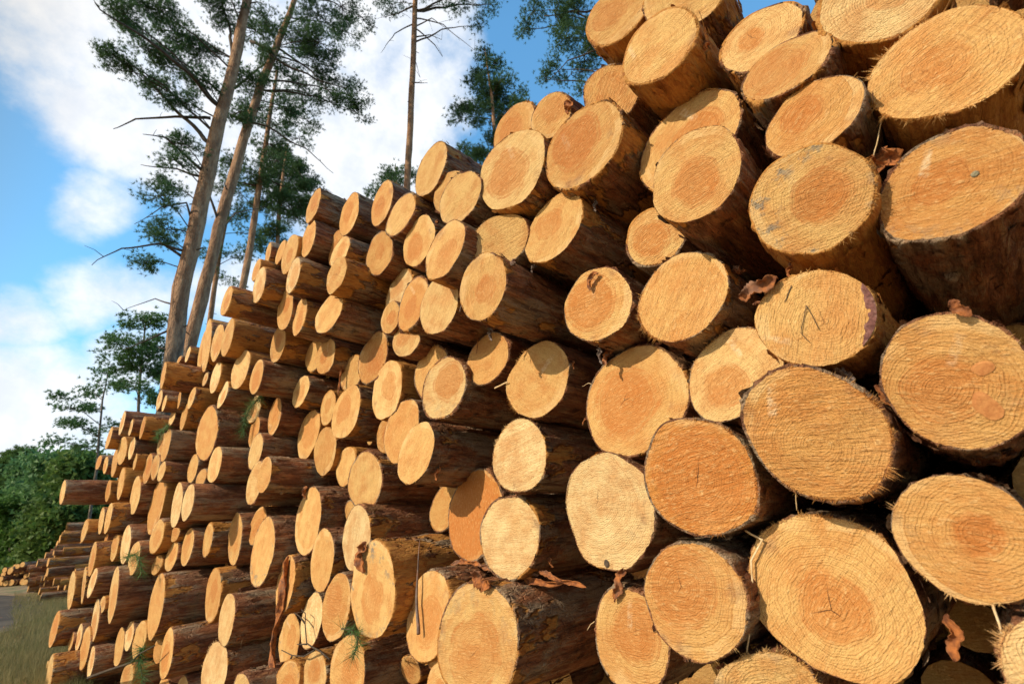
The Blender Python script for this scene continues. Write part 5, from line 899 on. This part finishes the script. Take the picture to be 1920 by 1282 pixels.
thin('splinter', 'grey standing splinter in front of the split tall log', 'splinter', S(116, (785, 1188), (781, 1130), (783, 1070), (787, 1012), out=.03), .0075, .0015, 'greystrip')
thin('fibre_strand', 'long pale fibre hanging along the left rim of the largest log', 'fibre', S(11, (1400, 1222), (1405, 1180), (1411, 1110), (1409, 1050), (1430, 1010), out=.012), .0016, .0022, 'fibre')
thin('fibre_strand', 'short pale fibre bridging to the largest log from upper left', 'fibre', S(11, (1398, 995), (1412, 1003), (1428, 1012), out=.01), .0026, .002, 'fibre')
thin('fibre_strand', 'pale chip poking out left of the pinkish round log', 'fibre', S(60, (928, 728), (940, 722), (952, 716), out=.01), .003, .003, 'fibre')
thin('fibre_strand', 'pale straw hanging below the smooth tan log at right edge', 'fibre', S(10, (1862, 1132), (1870, 1160), (1880, 1190), out=.0), .002, .0015, 'fibre')
thin('fibre_strand', 'fine straw above the large streaked log', 'fibre', S(6, (1655, 215), (1648, 250), (1638, 292), out=.0), .0012, .0012, 'fibre')
thin('bark_thread', 'bark thread hanging over the shaded tan log', 'bark', S(59, (898, 610), (896, 640), (893, 662), out=.01), .0028, .0015, 'strip')
thin('twig', 'tiny forked dark twig lying on the log with torn bark rim', 'twig', S(7, (1512, 572), (1506, 600), (1503, 625), (1518, 641), out=.003), .0009, .0006, 'twig')
thin('twig', 'short dark twig at upper left of the log with torn bark rim', 'twig', S(7, (1484, 535), (1474, 560), (1470, 566), out=.003), .0010, .0007, 'twig')
thin('twig', 'fine dark twig near the centre of the log with torn bark rim', 'twig', S(7, (1512, 572), (1524, 590), (1536, 618), out=.003), .0008, .0006, 'twig')
tw = empty('forked_twig', on_log(618, 1235, 112), 'dark forked twig across the narrow logs at lower left of centre', 'twig')
o0 = tw.location.copy(); pr = []
for P in [((618, 1235), (600, 1220), (585, 1212), (575, 1205), (572, 1170), (573, 1150), (565, 1142)), ((575, 1207), (557, 1207)), ((590, 1218), (570, 1230), (548, 1228), (528, 1218)), ((572, 1168), (562, 1155), (552, 1148)), ((548, 1228), (535, 1255), (522, 1266))]:
    q = [p - o0 for p in S(112, *P, out=.05)]; pr.append(tube(q, [.0045 - .0025 * i / (len(q) - 1) for i in range(len(q))], 6))
mesh_obj('twig_stem', *merge(pr), MAT['twig'], tw, smooth=True)
def sprig(label, pts, L, n, mat='needles', r=.003):
    root = empty('pine_sprig', pts[0], label, 'sprig'); o0 = pts[0]
    q = [p - o0 for p in pts]; mesh_obj('stem', *tube(q, [r * (1 - .5 * i / (len(q) - 1)) for i in range(len(q))], 5), MAT['twig'], root)
    C = []; Dv = []
    for i in range(len(q) - 1):
        for k in range(n):
            f = k / n; C.append(tuple(q[i].lerp(q[i + 1], f))); Dv.append(tuple((q[i + 1] - q[i]).normalized()))
    tri_obj('needles', needles(np.array(C), np.array(Dv), L, .0022 if L < .08 else .003, 9, .8), MAT[mat], root)
    return root
sprig('green needle tuft on the tall mould-rimmed log at the bottom', S(114, (640, 1178), (660, 1180), (672, 1195), out=.03), .075, 7, 'young')
sprig('green needle tuft drooping down to the bottom log', S(114, (672, 1195), (668, 1215), (662, 1232), out=.03), .07, 6, 'young')
sprig('drooping green sprig between logs in the left part of the pile', S(73, (492, 742), (480, 752), (468, 765), (458, 790), (455, 815), out=.04), .085, 9, 'young')
sprig('green sprig hanging by the bottom left tall log', S(186, (272, 1212), (262, 1222), (262, 1245), (270, 1282), out=.05), .11, 12, 'young')
sprig('green sprig tip among narrow logs at lower left', S(167, (232, 1045), (252, 1038), (262, 1050), (266, 1075), out=.03), .10, 9, 'young')
sprig('small green sprig on the left logs below the skyline', S(140, (318, 795), (300, 810), (292, 822), out=.03), .09, 8, 'young')
thin('twig', 'long thin dark branch lying along the bottom left logs', 'branch', S(186, (165, 1270), (205, 1255), (245, 1242), (262, 1225), (290, 1210), out=.06), .010, .004, 'twig')

knot(8, 'knot', 1843, 690, .014, .011, .2, 'knot', 'round brown knot')
knot(8, 'knot', 1852, 762, .015, .024, .35, 'knot', 'larger drop-shaped brown knot')
knot(6, 'lichen_fleck', 1828, 326, .006, .005, .2, 'lichen')
knot(121, 'notch', 1137, 1056, .008, .010, .1, 'twig')
crescent(7, 'torn_bark', -52, 24, .17, 'torn', 'dark purple-brown torn bark along the right rim')
# shreds of bark and fibre caught between the nearer logs
rs_ = random.Random(21)
for k in range(36):
    i = rs_.choice([5, 6, 7, 9, 14, 15, 17, 18, 20, 26, 29, 31, 35, 60, 61, 62, 108, 114, 117, 119, 120, 121, 122, 123, 30, 22, 24, 37])
    u_, s_, v_, r__ = LOGS[i][:4]; th = rs_.uniform(0, 6.28)
    p = Vector((u_ + r__ * 1.02 * math.cos(th), s_ + .02 + rs_.uniform(0, .06), v_ + CAM_H + r__ * 1.02 * math.sin(th)))
    d = Vector((math.cos(th) + rs_.gauss(0, .5), -.6 + rs_.gauss(0, .4), math.sin(th) - .6 + rs_.gauss(0, .5))).normalized()
    L_ = rs_.uniform(.02, .055); X, Y = pct(p.x, p.y, p.z - CAM_H)
    if k % 3: strip('bark_shred', place_label('bark shred between logs, {x} percent across and {y} percent down the photo', X, Y), 'bark', [p, p + d * L_ * .5, p + d * L_ + Vector((0, 0, -.3 * L_))], rs_.uniform(.006, .018), mat=rs_.choice(('strip', 'strip', 'greystrip')), thick=.002, twist=1.2, group='bark shreds caught between the logs')
    else: thin('fibre_strand', place_label('wood fibre sticking out, {x} percent across and {y} percent down the photo', X, Y), 'fibre', [p, p + d * L_ * .6, p + d * L_ * 1.2 + Vector((0, 0, -.3 * L_))], .0011, .0007, 'fibre', group='loose fibres between the logs')
